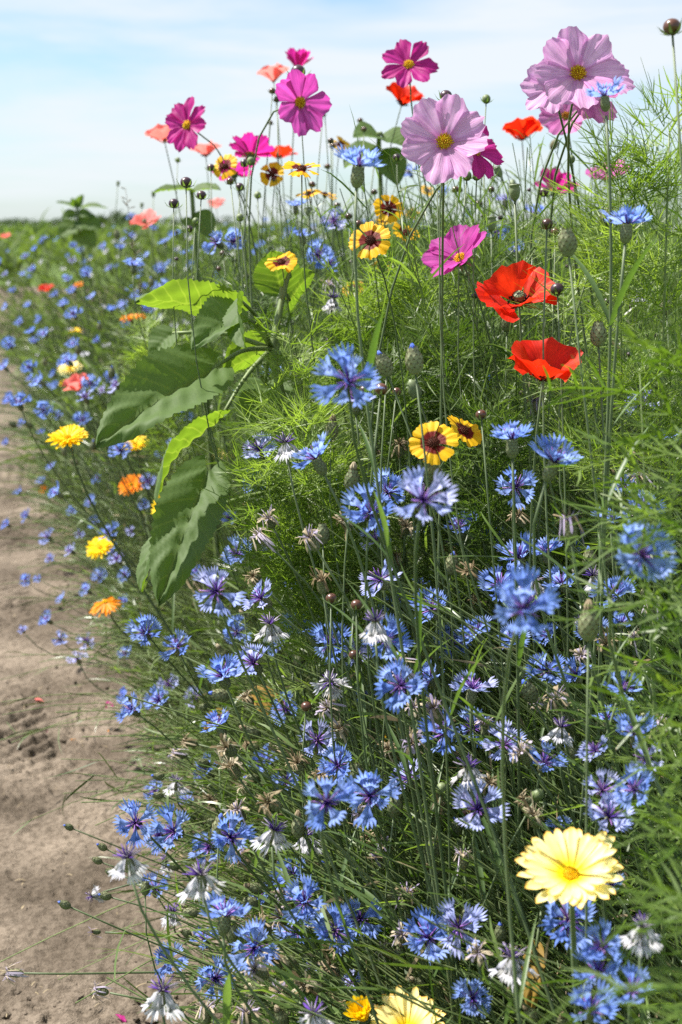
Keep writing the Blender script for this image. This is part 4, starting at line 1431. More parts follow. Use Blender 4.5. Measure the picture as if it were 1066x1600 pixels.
poppy(428, 130, 50, 'salmon', (-.1, -.2, .95), 'pink poppy petals behind the broad magenta cosmos', elev=44)
poppy(338, 325, 30, 'salmon', (-.1, -.3, .95), 'small pink poppy among the dark cosmos buds', elev=30)
poppy(10, 372, 16, 'salmon', (-.1, -.3, .95), 'tiny pink poppy far out in the drift')
poppy(74, 455, 18, 'red', (-.1, -.3, .95), 'tiny red poppy in the distant drift along the path', .05)
for (u, v, s) in [(612, 345, 34), (586, 470, 26)]:
    pass

# ------------------------------------------------------------------ coreopsis
CRF = 'yellow and maroon coreopsis '
for u, v, s, n, lab in [
    (425, 272, 40, (-.15, -.88, .35), 'facing forward beside the turned away magenta cosmos'),
    (472, 264, 58, (.05, -.35, .92), 'tilted flat right of the red poppy'),
    (440, 410, 52, (-.1, -.50, .85), 'alone on its stem above the sunflower leaves'),
    (579, 376, 66, (-.25, -.75, .50), 'with drooping petals in the middle of the yellow cluster'),
    (607, 326, 48, (.1, -.85, .35), 'with round petals at the top of the yellow cluster'),
    (352, 260, 42, (-.3, -.75, .45), 'in front of a magenta cosmos'),
    (531, 226, 32, (.1, -.6, .7), 'above the side facing blue cornflower'),
    (482, 303, 40, (-.2, -.25, .95), 'edge on under the tilted one'),
    (508, 304, 38, (.25, -.2, .95), 'edge on beside another under the tilted one'),
    (634, 364, 46, (.3, -.45, .80), 'right of the drooping one'),
    (604, 346, 36, (.0, -.2, .98), 'edge on between the cluster blooms'),
    (553, 452, 36, (-.2, -.6, .7), 'low over the feathery bush'),
    (597, 416, 30, (.1, -.6, .7), 'small beneath the yellow cluster'),
    (668, 298, 24, (.2, -.6, .7), 'tiny near the pale pink cosmos'),
    (646, 334, 24, (.2, -.7, .6), 'tiny right of the yellow cluster'),
    (677, 692, 78, (-.15, -.72, .60), 'large in the pair among the cornflowers'),
    (724, 674, 66, (.55, -.40, .72), 'turned aside in the pair among the cornflowers'),
    (620, 1160, 46, (.05, -.75, .60), 'low in the tangle under a blue cornflower'),
    (131, 378, 14, (.1, -.6, .7), 'far off under the young sunflower'),
]:
    coreopsis(u, v, s, n, CRF + lab, elev=10)

# ------------------------------------------------------------------ calendulas
calendula(892, 1368, 160, 'cal_pale', (-.12, -.42, .90), 'large pale yellow calendula with deep yellow centre over a blue cornflower', .066, 17, layers=2, np_=26)
calendula(636, 1612, 130, 'cal_pale', (-.10, -.25, .95), 'pale cream calendula with orange tips low beside the soil edge', .066, 30, layers=2, np_=20)
calendula(570, 1592, 60, 'cal', (-.4, -.2, .9), 'half closed yellow calendula touching the cream one', .050, 60, d=1.12)
calendula(107, 686, 62, 'cal', (-.08, -.35, .93), 'bright yellow calendula on a long stem by the path', elev=8)
calendula(212, 695, 32, 'cal', (-.1, -.4, .9), 'small yellow calendula under the big drooping sunflower leaf', .045)
calendula(260, 793, 36, 'cal', (-.35, -.75, .5), 'small round yellow calendula beside the hanging grey sunflower leaf', .045)
calendula(345, 714, 26, 'cal_pale', (.1, -.3, .95), 'small pale yellow calendula between the sunflower leaves', .045)
calendula(158, 857, 38, 'cal', (-.3, -.5, .75), 'yellow calendula among blue cornflowers near the path', .048)
calendula(165, 942, 44, 'cal_orange', (-.2, -.2, .95), 'wilted orange calendula with hanging petals near the path', .05, wilt=True, layers=2)
calendula(206, 759, 32, 'cal_orange', (-.2, -.6, .8), 'orange calendula between the yellow ones', .045)
calendula(110, 577, 30, 'cal_pale', (-.1, -.4, .9), 'cream calendula above the salmon poppy', .05)
calendula(208, 500, 36, 'cal_orange', (-.1, -.1, 1), 'orange calendula in the drift left of the sunflower', .055)
calendula(118, 519, 16, 'cal', (-.1, -.4, .9), 'tiny yellow calendula in the distant drift', .05)
calendula(103, 600, 16, 'cal', (-.1, -.4, .9), 'tiny yellow calendula left of the salmon poppy', .045)
calendula(72, 770, 14, 'cal_orange', (-.4, -.6, .7), 'closed orange calendula bud over the path', .030, 60)
calendula(135, 366, 12, 'cal_orange', (-.1, -.4, .9), 'tiny orange calendula far under the young sunflower', .05)
calendula(124, 446, 14, 'cal_orange', (-.1, -.4, .9), 'tiny orange calendula in the middle of the distant drift', .05)

# ------------------------------------------------------------------ cornflowers, one by one
L_ = {}
CORN = [
 # upper part
 (560, 262, 88, 'b', 'u', 'large blue cornflower seen from the side above the yellow cluster'), (462, 323, 40, 'b', 'u', ''), (340, 380, 46, 'b', 'fl', ''), (363, 378, 42, 'b', 'fr', ''),
 (522, 346, 44, 'p', 'f', ''), (473, 370, 38, 'b', '', ''), (497, 400, 46, 'b', 'f', ''), (514, 414, 44, 'b', '', ''), (512, 446, 30, 's', '', ''), (520, 466, 44, 'w', 'u', ''),
 (945, 152, 62, 'b', 'u', 'blue cornflower on a tall stem in front of the pink cosmos cluster'), (980, 352, 84, 'b', 'u', 'blue cornflower seen from the side under the feathery cosmos plant'),
 (790, 314, 42, 'p', 'u', ''), (836, 335, 38, 'b', 'u', ''), (775, 366, 46, 'b', '', ''), (640, 270, 30, 'b', '', ''), (690, 300, 24, 'b', '', ''), (806, 392, 30, 'b', '', ''), (820, 420, 26, 'b', '', ''),
 # left drift
 (209, 416, 36, 'b', 'u', ''), (254, 453, 30, 'b', '', ''), (258, 378, 19, 'b', '', ''), (189, 388, 17, 'b', '', ''), (252, 423, 22, 'b', '', ''), (276, 366, 17, 'b', '', ''), (126, 392, 15, 'b', '', ''), (55, 390, 13, 'b', '', ''), (65, 378, 11, 'b', '', ''), (95, 370, 11, 'b', '', ''), (162, 386, 16, 'b', '', ''), (106, 437, 19, 'b', '', ''), (144, 465, 20, 'b', '', ''), (136, 429, 22, 'b', '', ''), (98, 477, 22, 'b', '', ''), (87, 461, 16, 'b', '', ''), (116, 492, 28, 'b', '', ''), (175, 485, 20, 'b', '', ''), (193, 477, 20, 'b', '', ''), (71, 522, 24, 'b', '', ''), (55, 534, 20, 'b', '', ''), (16, 540, 26, 'b', '', ''), (8, 575, 26, 'b', '', ''), (47, 575, 28, 'b', '', ''), (49, 591, 18, 'b', '', ''), (152, 532, 16, 'b', '', ''), (85, 585, 20, 'b', '', ''), (79, 603, 14, 'b', '', ''), (118, 563, 22, 'b', '', ''), (142, 599, 32, 'b', 'f', ''), (183, 603, 36, 'p', '', ''), (161, 611, 24, 'p', '', ''), (31, 632, 38, 'b', '', ''), (69, 642, 32, 'b', 'f', ''), (16, 626, 26, 'b', '', ''), (35, 662, 16, 'b', '', ''), (92, 650, 18, 'b', '', ''), (65, 678, 18, 'b', '', ''), (10, 693, 16, 'b', '', ''), (189, 705, 38, 'b', '', ''), (287, 654, 26, 'b', '', ''), (252, 713, 24, 'b', '', ''), (268, 693, 20, 'b', '', ''), (388, 622, 46, 'b', 'u', ''), (424, 585, 42, 'b', 'u', ''),
 (207, 370, 14, 'b', '', ''), (205, 340, 16, 'b', '', ''), (240, 358, 13, 'b', '', ''), (230, 400, 15, 'b', '', ''), (172, 420, 16, 'b', '', ''), (218, 470, 20, 'b', '', ''), (290, 395, 18, 'b', '', ''), (36, 430, 14, 'b', '', ''), (20, 455, 14, 'b', '', ''), (10, 480, 16, 'b', '', ''), (32, 505, 18, 'b', '', ''), (45, 478, 15, 'b', '', ''), (62, 500, 16, 'b', '', ''),
 (90, 771, 36, 'b', '', ''), (82, 730, 22, 'b', '', ''), (154, 749, 20, 'b', '', ''), (144, 784, 24, 'b', '', ''), (150, 818, 26, 'b', '', ''), (172, 835, 36, 'b', '', ''), (176, 861, 26, 'b', '', ''), (75, 839, 28, 'p', '', ''), (111, 861, 30, 'p', '', ''), (79, 873, 22, 'p', '', ''), (184, 874, 34, 'p', '', ''), (156, 903, 28, 'b', '', ''), (197, 899, 26, 'b', '', ''), (137, 923, 28, 'b', '', ''), (97, 936, 24, 'b', '', ''), (75, 970, 30, 'b', '', ''), (94, 1000, 30, 'p', '', ''), (135, 1002, 34, 'p', '', ''), (122, 1030, 32, 'p', '', ''), (197, 940, 22, 'b', '', ''), (197, 1021, 26, 'b', '', ''), (232, 752, 32, 'p', 'f', ''), (42, 908, 24, 'b', '', ''), (36, 985, 20, 'p', '', ''), (12, 820, 22, 'b', '', ''), (42, 806, 22, 'b', '', ''), (30, 770, 18, 'b', '', ''), (66, 752, 18, 'b', '', ''), (112, 800, 18, 'b', '', ''), (125, 835, 20, 'p', '', ''), (205, 830, 20, 'p', '', ''), (225, 790, 20, 'b', '', ''), (60, 905, 16, 'b', '', ''),
 (358, 811, 32, 'b', '', ''), (371, 867, 52, 'b', 'f', ''), (338, 925, 88, 'p', 'f', 'large lavender cornflower with open narrow florets beside the grey sunflower leaf'), (308, 893, 26, 'b', '', ''), (370, 988, 46, 'b', 'f', ''), (229, 989, 54, 'b', '', 'blue cornflower over the shaded soil, left one of a pair'), (277, 1012, 54, 'b', '', 'blue cornflower over the shaded soil, right one of a pair'), (264, 1068, 34, 'p', 'f', ''), (304, 1090, 36, 'p', 'f', ''), (435, 862, 58, 'p', 'f', ''), (457, 873, 42, 'b', '', ''),
 # lower left
 (196, 1088, 30, 'b', '', ''), (208, 1110, 50, 'b', '', ''), (250, 1095, 48, 'b', '', ''), (342, 1135, 60, 'b', 'ul', ''), (324, 1207, 48, 'b', '', ''), (244, 1237, 40, 'b', '', ''), (294, 1252, 32, 'b', '', ''), (212, 1286, 74, 'b', 'f', 'large blue cornflower facing outwards over the soil above a white drooping one'), (272, 1300, 70, 'b', 'fl', 'large blue cornflower with dark violet centre in the overlapping pair'), (248, 1306, 52, 'b', 'f', ''), (360, 1308, 78, 'b', 'f', 'large blue cornflower right behind the upright maroon tipped bud'), (328, 1324, 54, 'b', '', ''), (200, 1340, 76, 'w', 'u', 'faded cornflower with white hanging florets and violet top over the soil'), (242, 1390, 50, 'b', '', ''), (314, 1368, 74, 'w', 'u', 'large white faded cornflower hanging like a bell over the soil'), (264, 1502, 60, 'b', 'f', 'round blue cornflower low over the soil'), (336, 1528, 68, 'b', 'f', ''), (254, 1548, 74, 'w', 'u', 'white faded cornflower with violet top low over the soil'), (320, 1468, 48, 'b', '', ''), (352, 1432, 86, 'b', 'u', ''), (398, 1482, 80, 'b', 'f', ''), (258, 1345, 36, 'w', 'u', ''), (270, 1424, 46, 'w', 'u', ''), (144, 1400, 34, 'w', 'dl', ''), (322, 1578, 46, 's', 'u', ''), (384, 1584, 52, 's', 'u', ''), (16, 1520, 36, 's', 'l', 'withered violet cornflower head on a bare stem reaching far over the soil'), (153, 1548, 32, 's', 'l', ''), (146, 1456, 22, 's', 'l', ''), (275, 1222, 42, 'w', 'u', ''),
 # middle
 (466, 980, 56, 'b', '', ''), (532, 986, 54, 'b', '', ''), (516, 1006, 64, 'b', 'f', ''), (587, 972, 70, 'w', 'u', 'white drooping cornflower hanging over a blue one beside two brown buds'), (604, 1002, 80, 'b', 'f', ''), (626, 1072, 88, 'b', 'f', 'large blue cornflower above the low yellow coreopsis'), (449, 1110, 52, 'b', '', ''), (496, 1157, 68, 'p', 'f', ''), (418, 1188, 46, 'b', '', ''), (447, 1223, 48, 'b', '', ''), (516, 1066, 60, 'w', 'f', ''), (571, 1090, 44, 'b', '', ''), (658, 914, 32, 'b', 'u', ''), (453, 918, 24, 'b', '', ''), (512, 952, 46, 'w', 'f', ''), (512, 1106, 46, 's', '', ''), (435, 1016, 38, 'b', '', ''), (541, 915, 36, 'd', 'u', ''),
 (812, 872, 68, 'b', '', ''), (1002, 868, 108, 'b', 'f', 'largest blue cornflower with pale edges before the green cosmos sprays'), (818, 950, 114, 'b', 'f', 'large light blue cornflower with violet centre above the blurred bud'), (704, 1005, 58, 'b', 'f', ''), (926, 990, 62, 'b', '', ''), (972, 973, 42, 'b', '', ''), (856, 993, 42, 'b', '', ''), (900, 1056, 54, 'b', '', ''), (738, 1078, 76, 'p', 'u', ''), (738, 1138, 64, 'b', 'f', ''), (792, 1077, 32, 'b', '', ''), (948, 1126, 52, 'b', 'u', ''), (840, 1100, 36, 's', 'l', ''), (758, 1132, 40, 's', 'u', ''), (1018, 946, 44, 's', 'u', ''), (1032, 1130, 44, 's', 'u', ''), (714, 1100, 32, 'p', '', ''),
 (510, 1255, 96, 'b', 'f', 'large blue cornflower with violet heart, left one of the overlapping central pair'), (578, 1244, 86, 'b', 'f', 'large blue cornflower, right one of the overlapping central pair'), (429, 1298, 66, 'w', 'u', 'white drooping cornflower left of the central blue pair'), (407, 1402, 42, 'b', '', ''), (466, 1458, 68, 'b', '', ''), (525, 1454, 76, 'b', 'f', ''), (486, 1512, 34, 'p', '', ''), (550, 1536, 44, 'p', '', ''), (724, 1338, 40, 's', 'u', ''), (636, 1397, 46, 's', 'u', ''), (717, 1450, 86, 'p', 'f', 'white cornflower with violet heart beside the pale yellow calendula'), (738, 1560, 70, 'b', 'f', ''), (687, 1260, 44, 'd', 'u', ''), (766, 1378, 24, 'b', '', ''), (407, 1196, 42, 'b', '', ''),
 (888, 1438, 104, 'b', 'f', 'violet blue cornflower tucked under the large pale yellow calendula'), (955, 1384, 56, 'b', '', ''), (886, 1478, 50, 'b', 'u', ''), (877, 1296, 44, 'b', '', ''), (885, 1496, 40, 's', 'u', ''), (888, 1542, 46, 's', 'u', ''), (820, 1250, 40, 'd', 'l', ''),
 # centre
 (545, 598, 100, 'b', 'f', 'tallest blue cornflower in front of the dark feathery bush'), (556, 628, 62, 'p', 'u', ''), (494, 718, 80, 'b', 'ul', 'blue cornflower seen from the side over the light green feathery bush'), (660, 783, 106, 'p', 'f', 'large pale blue cornflower below the yellow and maroon pair'), (579, 802, 84, 'b', 'f', ''), (606, 770, 64, 'b', '', ''), (588, 846, 62, 'p', '', ''), (648, 741, 54, 'p', 'f', ''), (718, 826, 60, 'b', '', ''), (772, 839, 36, 'b', '', ''), (590, 740, 36, 'b', '', ''), (736, 595, 38, 'b', '', ''), (703, 853, 32, 'b', '', ''), (526, 760, 32, 'b', '', ''),
 (800, 688, 84, 'b', 'u', 'blue cornflower seen from the side right of the yellow and maroon pair'), (866, 724, 88, 'b', 'ur', 'large blue cornflower half behind green blades below the second poppy'), (806, 762, 74, 'b', 'f', 'blue cornflower facing forward under the side facing one'), (772, 541, 24, 'b', '', ''), (976, 760, 48, 'b', '', ''), (1003, 632, 62, 'p', '', ''), (1046, 688, 44, 'b', '', ''), (896, 858, 32, 'b', '', ''), (890, 815, 56, 's', 'u', 'withered white cornflower on a thick seed head above the largest cornflower'), (828, 586, 36, 's', 'u', ''), (836, 628, 38, 's', 'u', ''), (765, 600, 28, 'b', '', ''), (620, 870, 36, 'd', 'u', ''), (908, 970, 30, 's', '', ''),
 (745, 940, 32, 'd', 'l', ''), (780, 870, 30, 'd', '', ''), (575, 1310, 36, 'd', '', ''), (590, 1340, 34, 's', '', ''), (700, 860, 34, 'd', '', ''), (292, 1160, 34, 'd', 'l', ''), (275, 1178, 32, 's', 'l', ''), (385, 1090, 34, 'd', '', ''), (388, 1166, 34, 'd', 'l', ''), (382, 1228, 36, 'd', '', ''), (330, 1250, 34, 'd', '', ''), (600, 1485, 38, 'd', '', ''), (1000, 460, 32, 'w', 'u', ''), (445, 640, 30, 's', '', ''), (440, 1160, 30, 'd', '', ''), (1000, 1040, 36, 'd', 'l', ''), (600, 1320, 30, 's', '', ''),
]
for (u, v, s, k, fc, lab) in CORN:
    cornflower(u, v, s, k, fc, lab or None, {(945, 152): 1.08, (888, 1438): 1.0, (955, 1384): 1.02}.get((u, v)), 0 if v > 1370 and u > 870 else 1.10)

# ------------------------------------------------------------------ buds and seed heads, one by one
for (u, v, s, k, fc) in [
    (102, 1290, 15, 'corn', ''), (154, 1320, 16, 'corn', ''), (146, 1342, 16, 'corn', ''), (166, 1360, 17, 'corn', ''), (157, 1398, 18, 'corn', ''), (94, 1410, 20, 'corn', ''), (228, 1378, 22, 'corn', 'u'), (345, 1278, 34, 'corn', 'u'), (240, 1241, 17, 'corn', ''), (366, 1448, 26, 'corn', 'u'), (287, 1425, 24, 'corn', ''), (240, 1212, 18, 'corn', ''), (325, 1282, 16, 'corn', ''), (265, 1352, 16, 'corn', ''), (285, 1455, 18, 'corn_dry', ''),
    (312, 1104, 18, 'corn', ''), (345, 870, 20, 'corn', ''), (352, 988, 22, 'corn', 'ul'), (382, 958, 24, 'corn_dry', ''), (394, 910, 22, 'corn_dry', 'u'), (492, 1000, 28, 'corn', 'u'), (503, 980, 28, 'corn_dry', 'u'), (620, 1242, 36, 'corn', 'u'), (466, 1278, 34, 'corn_dry', 'u'), (487, 1425, 36, 'corn', 'l'), (626, 1480, 30, 'corn_dry', 'u'), (646, 1532, 26, 'corn_dry', ''), (440, 1500, 26, 'corn', ''), (678, 1310, 36, 'corn', 'u'), (687, 1475, 36, 'corn', 'l'), (555, 1195, 34, 'corn', 'u'), (504, 820, 32, 'corn', 'u'), (520, 658, 30, 'corn_dry', 'u'), (645, 545, 40, 'corn', 'u'), (594, 555, 36, 'corn', 'ul'), (792, 490, 28, 'corn', 'u'), (885, 360, 42, 'corn', 'u'), (955, 325, 34, 'corn', 'ur'), (870, 218, 18, 'corn', 'ur'), (700, 240, 20, 'corn', 'u'), (652, 232, 24, 'corn', 'u'), (792, 690, 28, 'corn_dry', 'u'), (748, 628, 24, 'corn', 'u'), (935, 505, 36, 'corn', 'u'), (1040, 466, 26, 'corn', 'u'), (920, 955, 46, 'corn_dry', 'u'), (920, 860, 32, 'corn', 'u'), (885, 1048, 32, 'corn_dry', 'l'), (820, 1068, 36, 'corn', 'ul'), (815, 1045, 30, 'corn', 'ul'), (878, 1115, 34, 'corn', 'ul'), (708, 868, 30, 'corn', 'u'), (670, 722, 38, 'corn_dry', 'ul'), (552, 735, 34, 'corn_dry', 'u'), (540, 860, 22, 'corn', 'u'), (488, 825, 24, 'corn', 'u'), (712, 1280, 28, 'corn', 'u'), (690, 1232, 20, 'green', 'u'), (840, 1242, 22, 'green', 'ur'), (672, 1090, 30, 'corn', 'u'), (535, 1030, 22, 'corn_dry', ''), (458, 1200, 22, 'corn_dry', ''), (420, 1240, 22, 'corn_dry', ''), (310, 1190, 20, 'corn', ''), (385, 1215, 22, 'corn', ''), (350, 1180, 18, 'corn', ''), (390, 1385, 24, 'corn_dry', ''), (505, 1440, 22, 'corn', ''), (485, 1540, 24, 'corn_dry', ''), (390, 1545, 24, 'corn_dry', ''), (850, 1160, 26, 'corn', ''), (980, 1140, 26, 'corn_dry', ''),
    (122, 540, 14, 'corn', 'u'), (175, 575, 16, 'corn', 'u'), (182, 360, 14, 'corn', 'u'), (70, 560, 12, 'corn', 'u'), (100, 700, 13, 'corn', 'u'), (40, 660, 14, 'corn', ''), (15, 660, 13, 'corn', ''), (110, 720, 14, 'corn', ''), (200, 660, 14, 'corn', 'u'), (146, 690, 14, 'corn', 'u'), (236, 435, 14, 'corn', 'u'), (155, 505, 12, 'corn', 'u'), (190, 555, 14, 'corn', 'u'),
    (518, 935, 18, 'brown', 'u'), (557, 945, 19, 'brown', 'u'), (553, 1023, 17, 'brown', 'u'), (479, 1104, 17, 'brown', 'u'), (607, 1048, 17, 'brown', 'u'), (740, 1268, 14, 'brown', 'u'), (728, 1270, 13, 'brown', 'u'), (971, 952, 15, 'brown', 'u'), (384, 698, 14, 'brown', 'u'), (388, 745, 13, 'brown', 'u'), (385, 788, 11, 'brown', 'u'), (456, 790, 12, 'brown', 'u'), (605, 580, 17, 'brown', 'u'), (596, 608, 20, 'brown', 'u'), (752, 648, 18, 'brown', 'u'), (855, 350, 18, 'brown', 'u'), (868, 362, 15, 'brown', 'u'), (620, 612, 15, 'brown', 'u'),
    (370, 365, 10, 'brown', 'u'), (376, 372, 10, 'brown', 'u'), (430, 282, 10, 'brown', 'u'), (488, 288, 10, 'brown', 'u'), (527, 321, 10, 'brown', 'u'), (533, 332, 10, 'brown', 'u'), (560, 350, 13, 'brown', 'u'), (545, 338, 11, 'brown', 'u'), (563, 188, 8, 'brown', 'u'), (569, 202, 9, 'brown', 'u'), (517, 220, 10, 'brown', 'u'), (520, 228, 9, 'brown', 'u'), (426, 142, 10, 'brown', 'u'), (433, 155, 10, 'brown', 'u'), (507, 168, 9, 'brown', 'u'), (505, 178, 9, 'brown', 'u'), (423, 192, 8, 'brown', 'u'), (512, 260, 9, 'brown', 'u'), (360, 283, 12, 'brown', 'u'), (342, 420, 9, 'brown', 'u'), (386, 432, 9, 'brown', 'u'), (348, 396, 10, 'brown', 'u'), (585, 300, 10, 'brown', 'u'), (722, 248, 10, 'brown', 'u'), (712, 296, 12, 'brown', 'u'), (748, 318, 11, 'brown', 'u'), (690, 306, 10, 'brown', 'u'), (768, 296, 11, 'brown', 'u'),
    (291, 285, 18, 'dark', 'u'), (315, 305, 16, 'dark', 'u'), (272, 318, 17, 'dark', 'u'), (296, 358, 12, 'dark', 'u'), (382, 255, 14, 'dark', 'u'), (330, 262, 13, 'dark', 'u'), (375, 292, 14, 'dark', 'u'), (871, 452, 22, 'dark', 'u'), (697, 150, 20, 'dark', 'u'), (850, 300, 16, 'dark', 'u'), (570, 610, 18, 'dark', 'u'), (620, 246, 12, 'dark', 'u'),
    (392, 252, 14, 'green', 'u'), (306, 346, 13, 'green', 'u'), (760, 155, 14, 'green', 'u'), (587, 237, 14, 'capsule', 'u'), (755, 255, 18, 'capsule', 'u'), (776, 262, 18, 'capsule', 'ul'), (804, 290, 26, 'capsule', 'u'), (768, 340, 22, 'capsule', 'u'), (745, 275, 16, 'green', 'u'), (730, 275, 16, 'green', 'u'), (683, 265, 16, 'green', 'u'), (648, 610, 36, 'poppy', 'ul'), (801, 290, 20, 'poppy', 'u'), (240, 300, 9, 'capsule', 'u'), (222, 318, 8, 'capsule', 'u'), (185, 284, 8, 'capsule', 'u'), (278, 250, 9, 'green', 'u'), (480, 325, 14, 'capsule', 'u'), (403, 305, 12, 'green', 'u'), (375, 340, 13, 'green', 'u'),
]:
    bud(u, v, s, k, fc)
bud(1050, 42, 27, 'brown', 'u', 'brown round bud on a bare arching stem against the sky', 1.0)

# ------------------------------------------------------------------ more cornflowers of the distant drift
near = sum(1 for c in CORN if c[3] == 'b')
rest = 195 - near
i = 0
rr = random.Random(99)
while i < rest:
    u = rr.uniform(-15, 300) ** 1.0; v = 372 + 330 * rr.random() ** 1.4
    if u > 230 and v > 440: continue
    dd = float(np.interp(v, [370, 420, 500, 600, 700], [9.0, 5.6, 4.0, 3.1, 2.5])) * rr.uniform(.8, 1.25)
    s = F * .040 / dd
    p = P(u, v, dd)
    if p.x < edge(p.y) - .28 or p.z < .2 or p.z > 1.0: continue
    cornflower(u, v, s, 'p' if i % 5 == 0 else 'b', '')
    i += 1


# more blooms, faded heads and buds through the thick of the bed
taken = [(c[0], c[1]) for c in CORN]
rr = random.Random(2024)
plan = ['b'] * 30 + ['p'] * 16 + ['w'] * 14 + ['s'] * 24 + ['d'] * 26 + ['corn'] * 26 + ['corn_dry'] * 26
rr.shuffle(plan)
for kd in plan:
    for tr in range(60):
        v = rr.uniform(690, 1590); lo = float(np.interp(v, [690, 900, 1100, 1300, 1590], [400, 330, 320, 350, 400])); u = rr.uniform(lo, 1010)
        gap = 40 if kd in 'bpw' else 26
        if abs(u - 892) < 110 and abs(v - 1380) < 100 or abs(u - 620) < 100 and v > 1500: continue
        if u > 620 and v > 1180 and rr.random() < .65: continue
        if all((u - a) ** 2 + (v - b) ** 2 > gap * gap for a, b in taken): break
    else: continue
    taken.append((u, v))
    dd = float(np.interp(v, [690, 900, 1100, 1300, 1590], [1.6, 1.42, 1.30, 1.20, 1.12])) * rr.uniform(.92, 1.15)
    if kd in REAL: cornflower(u, v, F * REAL[kd] * rr.uniform(.92, 1.12) / dd, kd, {'w': 'u'}.get(kd, ''), rise=1.22)
    else: bud(u, v, F * .0155 / dd, kd, rr.choice(['u', 'ul', '']))

# tiny round buds on the wispy growth
bb_ = ball_bud('tiny', .0034, M['green_bud'], 0, None, 1.15); bc_ = ball_bud('tiny', .0036, M['dark_bud'])
for nm, msh, pts_ in (('tiny_green_buds', bb_, TIPS[:330]), ('tiny_dark_buds', bc_, TIPS[330:])):
    co = np.array([tuple(vv.co) for vv in msh.vertices]); pol = [tuple(p.vertices) for p in msh.polygons]
    me = bpy.data.meshes.new(nm)
    me.from_pydata(np.concatenate([co * RNG.uniform(.7, 1.3) + p for p in pts_]).tolist(), [], [tuple(i + k * len(co) for i in p) for k in range(len(pts_)) for p in pol])
    me.materials.append(msh.materials[0]); me.polygons.foreach_set('use_smooth', np.ones(len(me.polygons), bool)); me.update()
    tag(link(nm, me), 'countless tiny ' + ('green' if 'green' in nm else 'dark') + ' buds on the wispy growth behind the tall flowers', 'buds', kind='stuff')


def drift(n, ylo, yhi, name, mesh, label, cat):
    """blooms too many and too small to count: one object"""
    y = np.exp(RNG.uniform(math.log(ylo), math.log(yhi), n)); x = edge(y) + RNG.uniform(.04, 1, n) * (.28 * y - edge(y))
    s = x - edge(y)
    z = top_h(s, y) * RNG.uniform(.80, 1.08, n)
    x = x - .25 * np.exp(-np.maximum(s, 0) / .4)
    co = np.array([tuple(vv.co) for vv in mesh.vertices]); pol = [tuple(p.vertices) for p in mesh.polygons]; mi = [p.material_index for p in mesh.polygons]
    vs = []; fs = []; ms = []
    for k in range(n):
        nn = Vector((RNG.normal(-.2, .3), RNG.normal(-.45, .3), .7)).normalized()
        R = np.array(frame(nn, RNG.uniform(0, 6.28)).to_3x3()) * RNG.uniform(.85, 1.1)
        o = len(vs) * len(co)
        vs.append(co @ R.T + [x[k], y[k], z[k]]); fs += [tuple(i + o for i in p) for p in pol]; ms += mi
    me = bpy.data.meshes.new(name); me.from_pydata(np.concatenate(vs).tolist(), [], fs)
    for mt in mesh.materials: me.materials.append(mt)
    me.polygons.foreach_set('material_index', np.array(ms, np.int32)); me.update()
    tag(link(name, me), label, cat, kind='stuff')


mbs = MB()
for k in range(9):
    a = math.radians(40 * k)
    d = Vector((math.cos(a), math.sin(a), .45)); s_ = Vector((-math.sin(a), math.cos(a), 0))
    mbs.add([d * .002, d * .012 - s_ * .0035, d * .021 - s_ * .004, d * .021 + s_ * .004, d * .012 + s_ * .0035], [(0, 1, 4), (1, 2, 3, 4)], 0)
far_blue = mbs.mesh('far_blue', [M['blue']])
drift(170, 5, 26, 'far_cornflowers', far_blue, 'countless small blue cornflowers dotting the far meadow', 'cornflowers')
mbs2 = MB(); mbs2.v, mbs2.f, mbs2.m, mbs2.lc = mbs.v, mbs.f, mbs.m, mbs.lc
drift(160, 4.5, 16, 'far_pale_blooms', mbs2.mesh('far_pale', [M['white']]), 'countless faded whitish blooms dotting the far meadow', 'flowers')

# ------------------------------------------------------------------ grass seed stalks at the skyline
for (u, v, d, lab) in [(196, 292, 3.0, 'thin dark sorrel stalk with seeds against the sky'), (1000, 1600, .9, None)]:
    if not lab: continue
    top = P(u, v, d); root = Vector((top.x + .08, top.y + .1, -.01))
    t = thing('sorrel_stalk', root, lab, 'plant')
    pts = stem_to(root, top, Vector((-.1, 0, 1)), .0014, .0005, M['stem_brown'], t)
    mb = MB()
    for k in range(60):
        i_ = random.uniform(.62, 1) * (len(pts) - 1.01); a_ = pts[int(i_)].lerp(pts[int(i_) + 1], i_ % 1) - root
        b_ = a_ + Vector((random.uniform(-1, 1), random.uniform(-1, 1), random.uniform(.2, 1))) * .012
        v_, f_, lc_ = tube([a_, b_, b_ + (b_ - a_) * .3], [.0004, .0016, .0003], 4); mb.add(v_, f_, 0, lc_)
    link('seeds', mb.mesh('seeds', [M['stem_brown']]), t)['kind'] = 'stuff'

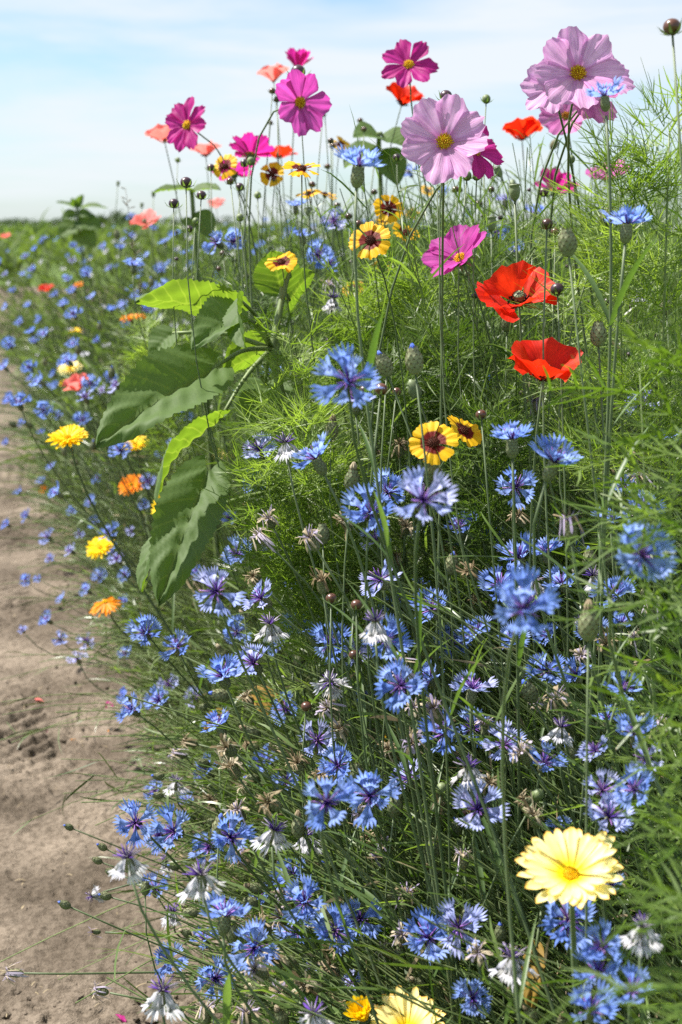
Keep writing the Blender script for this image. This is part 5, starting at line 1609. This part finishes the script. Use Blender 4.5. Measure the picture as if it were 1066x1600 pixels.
# ------------------------------------------------------------------ fallen petals on the path
for (u, v, s, me, lab) in [(168, 1104, 30, PET['magenta'][0], 'crumpled crimson petal fallen on the soil under the cornflowers'), (180, 1584, 24, PET['magenta'][2], 'pink petal fallen on the soil near the dry flower heads'), (170, 1151, 15, PET['cal_orange'][0], 'bright orange petal fallen on the bare soil'), (120, 1156, 14, PET['cal_orange'][1], 'curled orange petal fallen beside a brighter one'), (250, 1188, 18, PET['cal_orange'][2], 'curled orange petal fallen close to the bed edge'), (75, 1136, 10, PET['magenta'][1], 'tiny crimson petal scrap on the soil'), (70, 1098, 13, PET['salmon'][1], 'faded salmon petal strip on the soil')]:
    g = G(u, v)
    g.z = float(soil_z(np.array([g.x]), np.array([g.y]))[0]) + .004
    sc = s / F * (g.y / math.cos(.3)) / .034
    o = link('fallen_petal', me, None, T(*g) @ RZ(random.uniform(0, 360)) @ RX(random.uniform(-25, 25)) @ RY(random.uniform(-10, 10)) @ Matrix.Diagonal((sc, sc * .7, sc * 1.6, 1)))
    tag(o, lab, 'petal')

# ------------------------------------------------------------------ yellowed leaves near the ground
for k, (u, v, e, d, w, lab) in enumerate([(395, 1085, (440, 1110), 2.05, .06, 'yellowed dry leaf lying low behind the blue cornflowers'), (352, 1112, (322, 1128), 1.9, .03, 'small orange brown dry leaf at the bed edge'), (838, 1480, (826, 1570), 1.15, .025, 'twisted yellowing leaf under the pale yellow calendula')]):
    b_, t_ = P(u, v, d), P(*e, d - .03)
    root = Vector((b_.x + .03, b_.y + .03, -.01))
    t = thing('dry_leaf', root, lab, 'leaf')
    x_ = (t_ - b_); L_k = x_.length; x_.normalize()
    z_ = (Vector((-.2, -.6, .8)) - x_ * Vector((-.2, -.6, .8)).dot(x_)).normalized(); y_ = z_.cross(x_)
    me = sun_leaf_mesh(L_k * 1.1, w, 90 + k, .6, .4, .09); me.materials.clear(); me.materials.append(M['yellowed'])
    link('blade', me, t, T(*(b_ - root)) @ Matrix((x_, y_, z_)).transposed().to_4x4())
    stem_to(root, b_, x_, .0016, .0012, M['stem'], t)
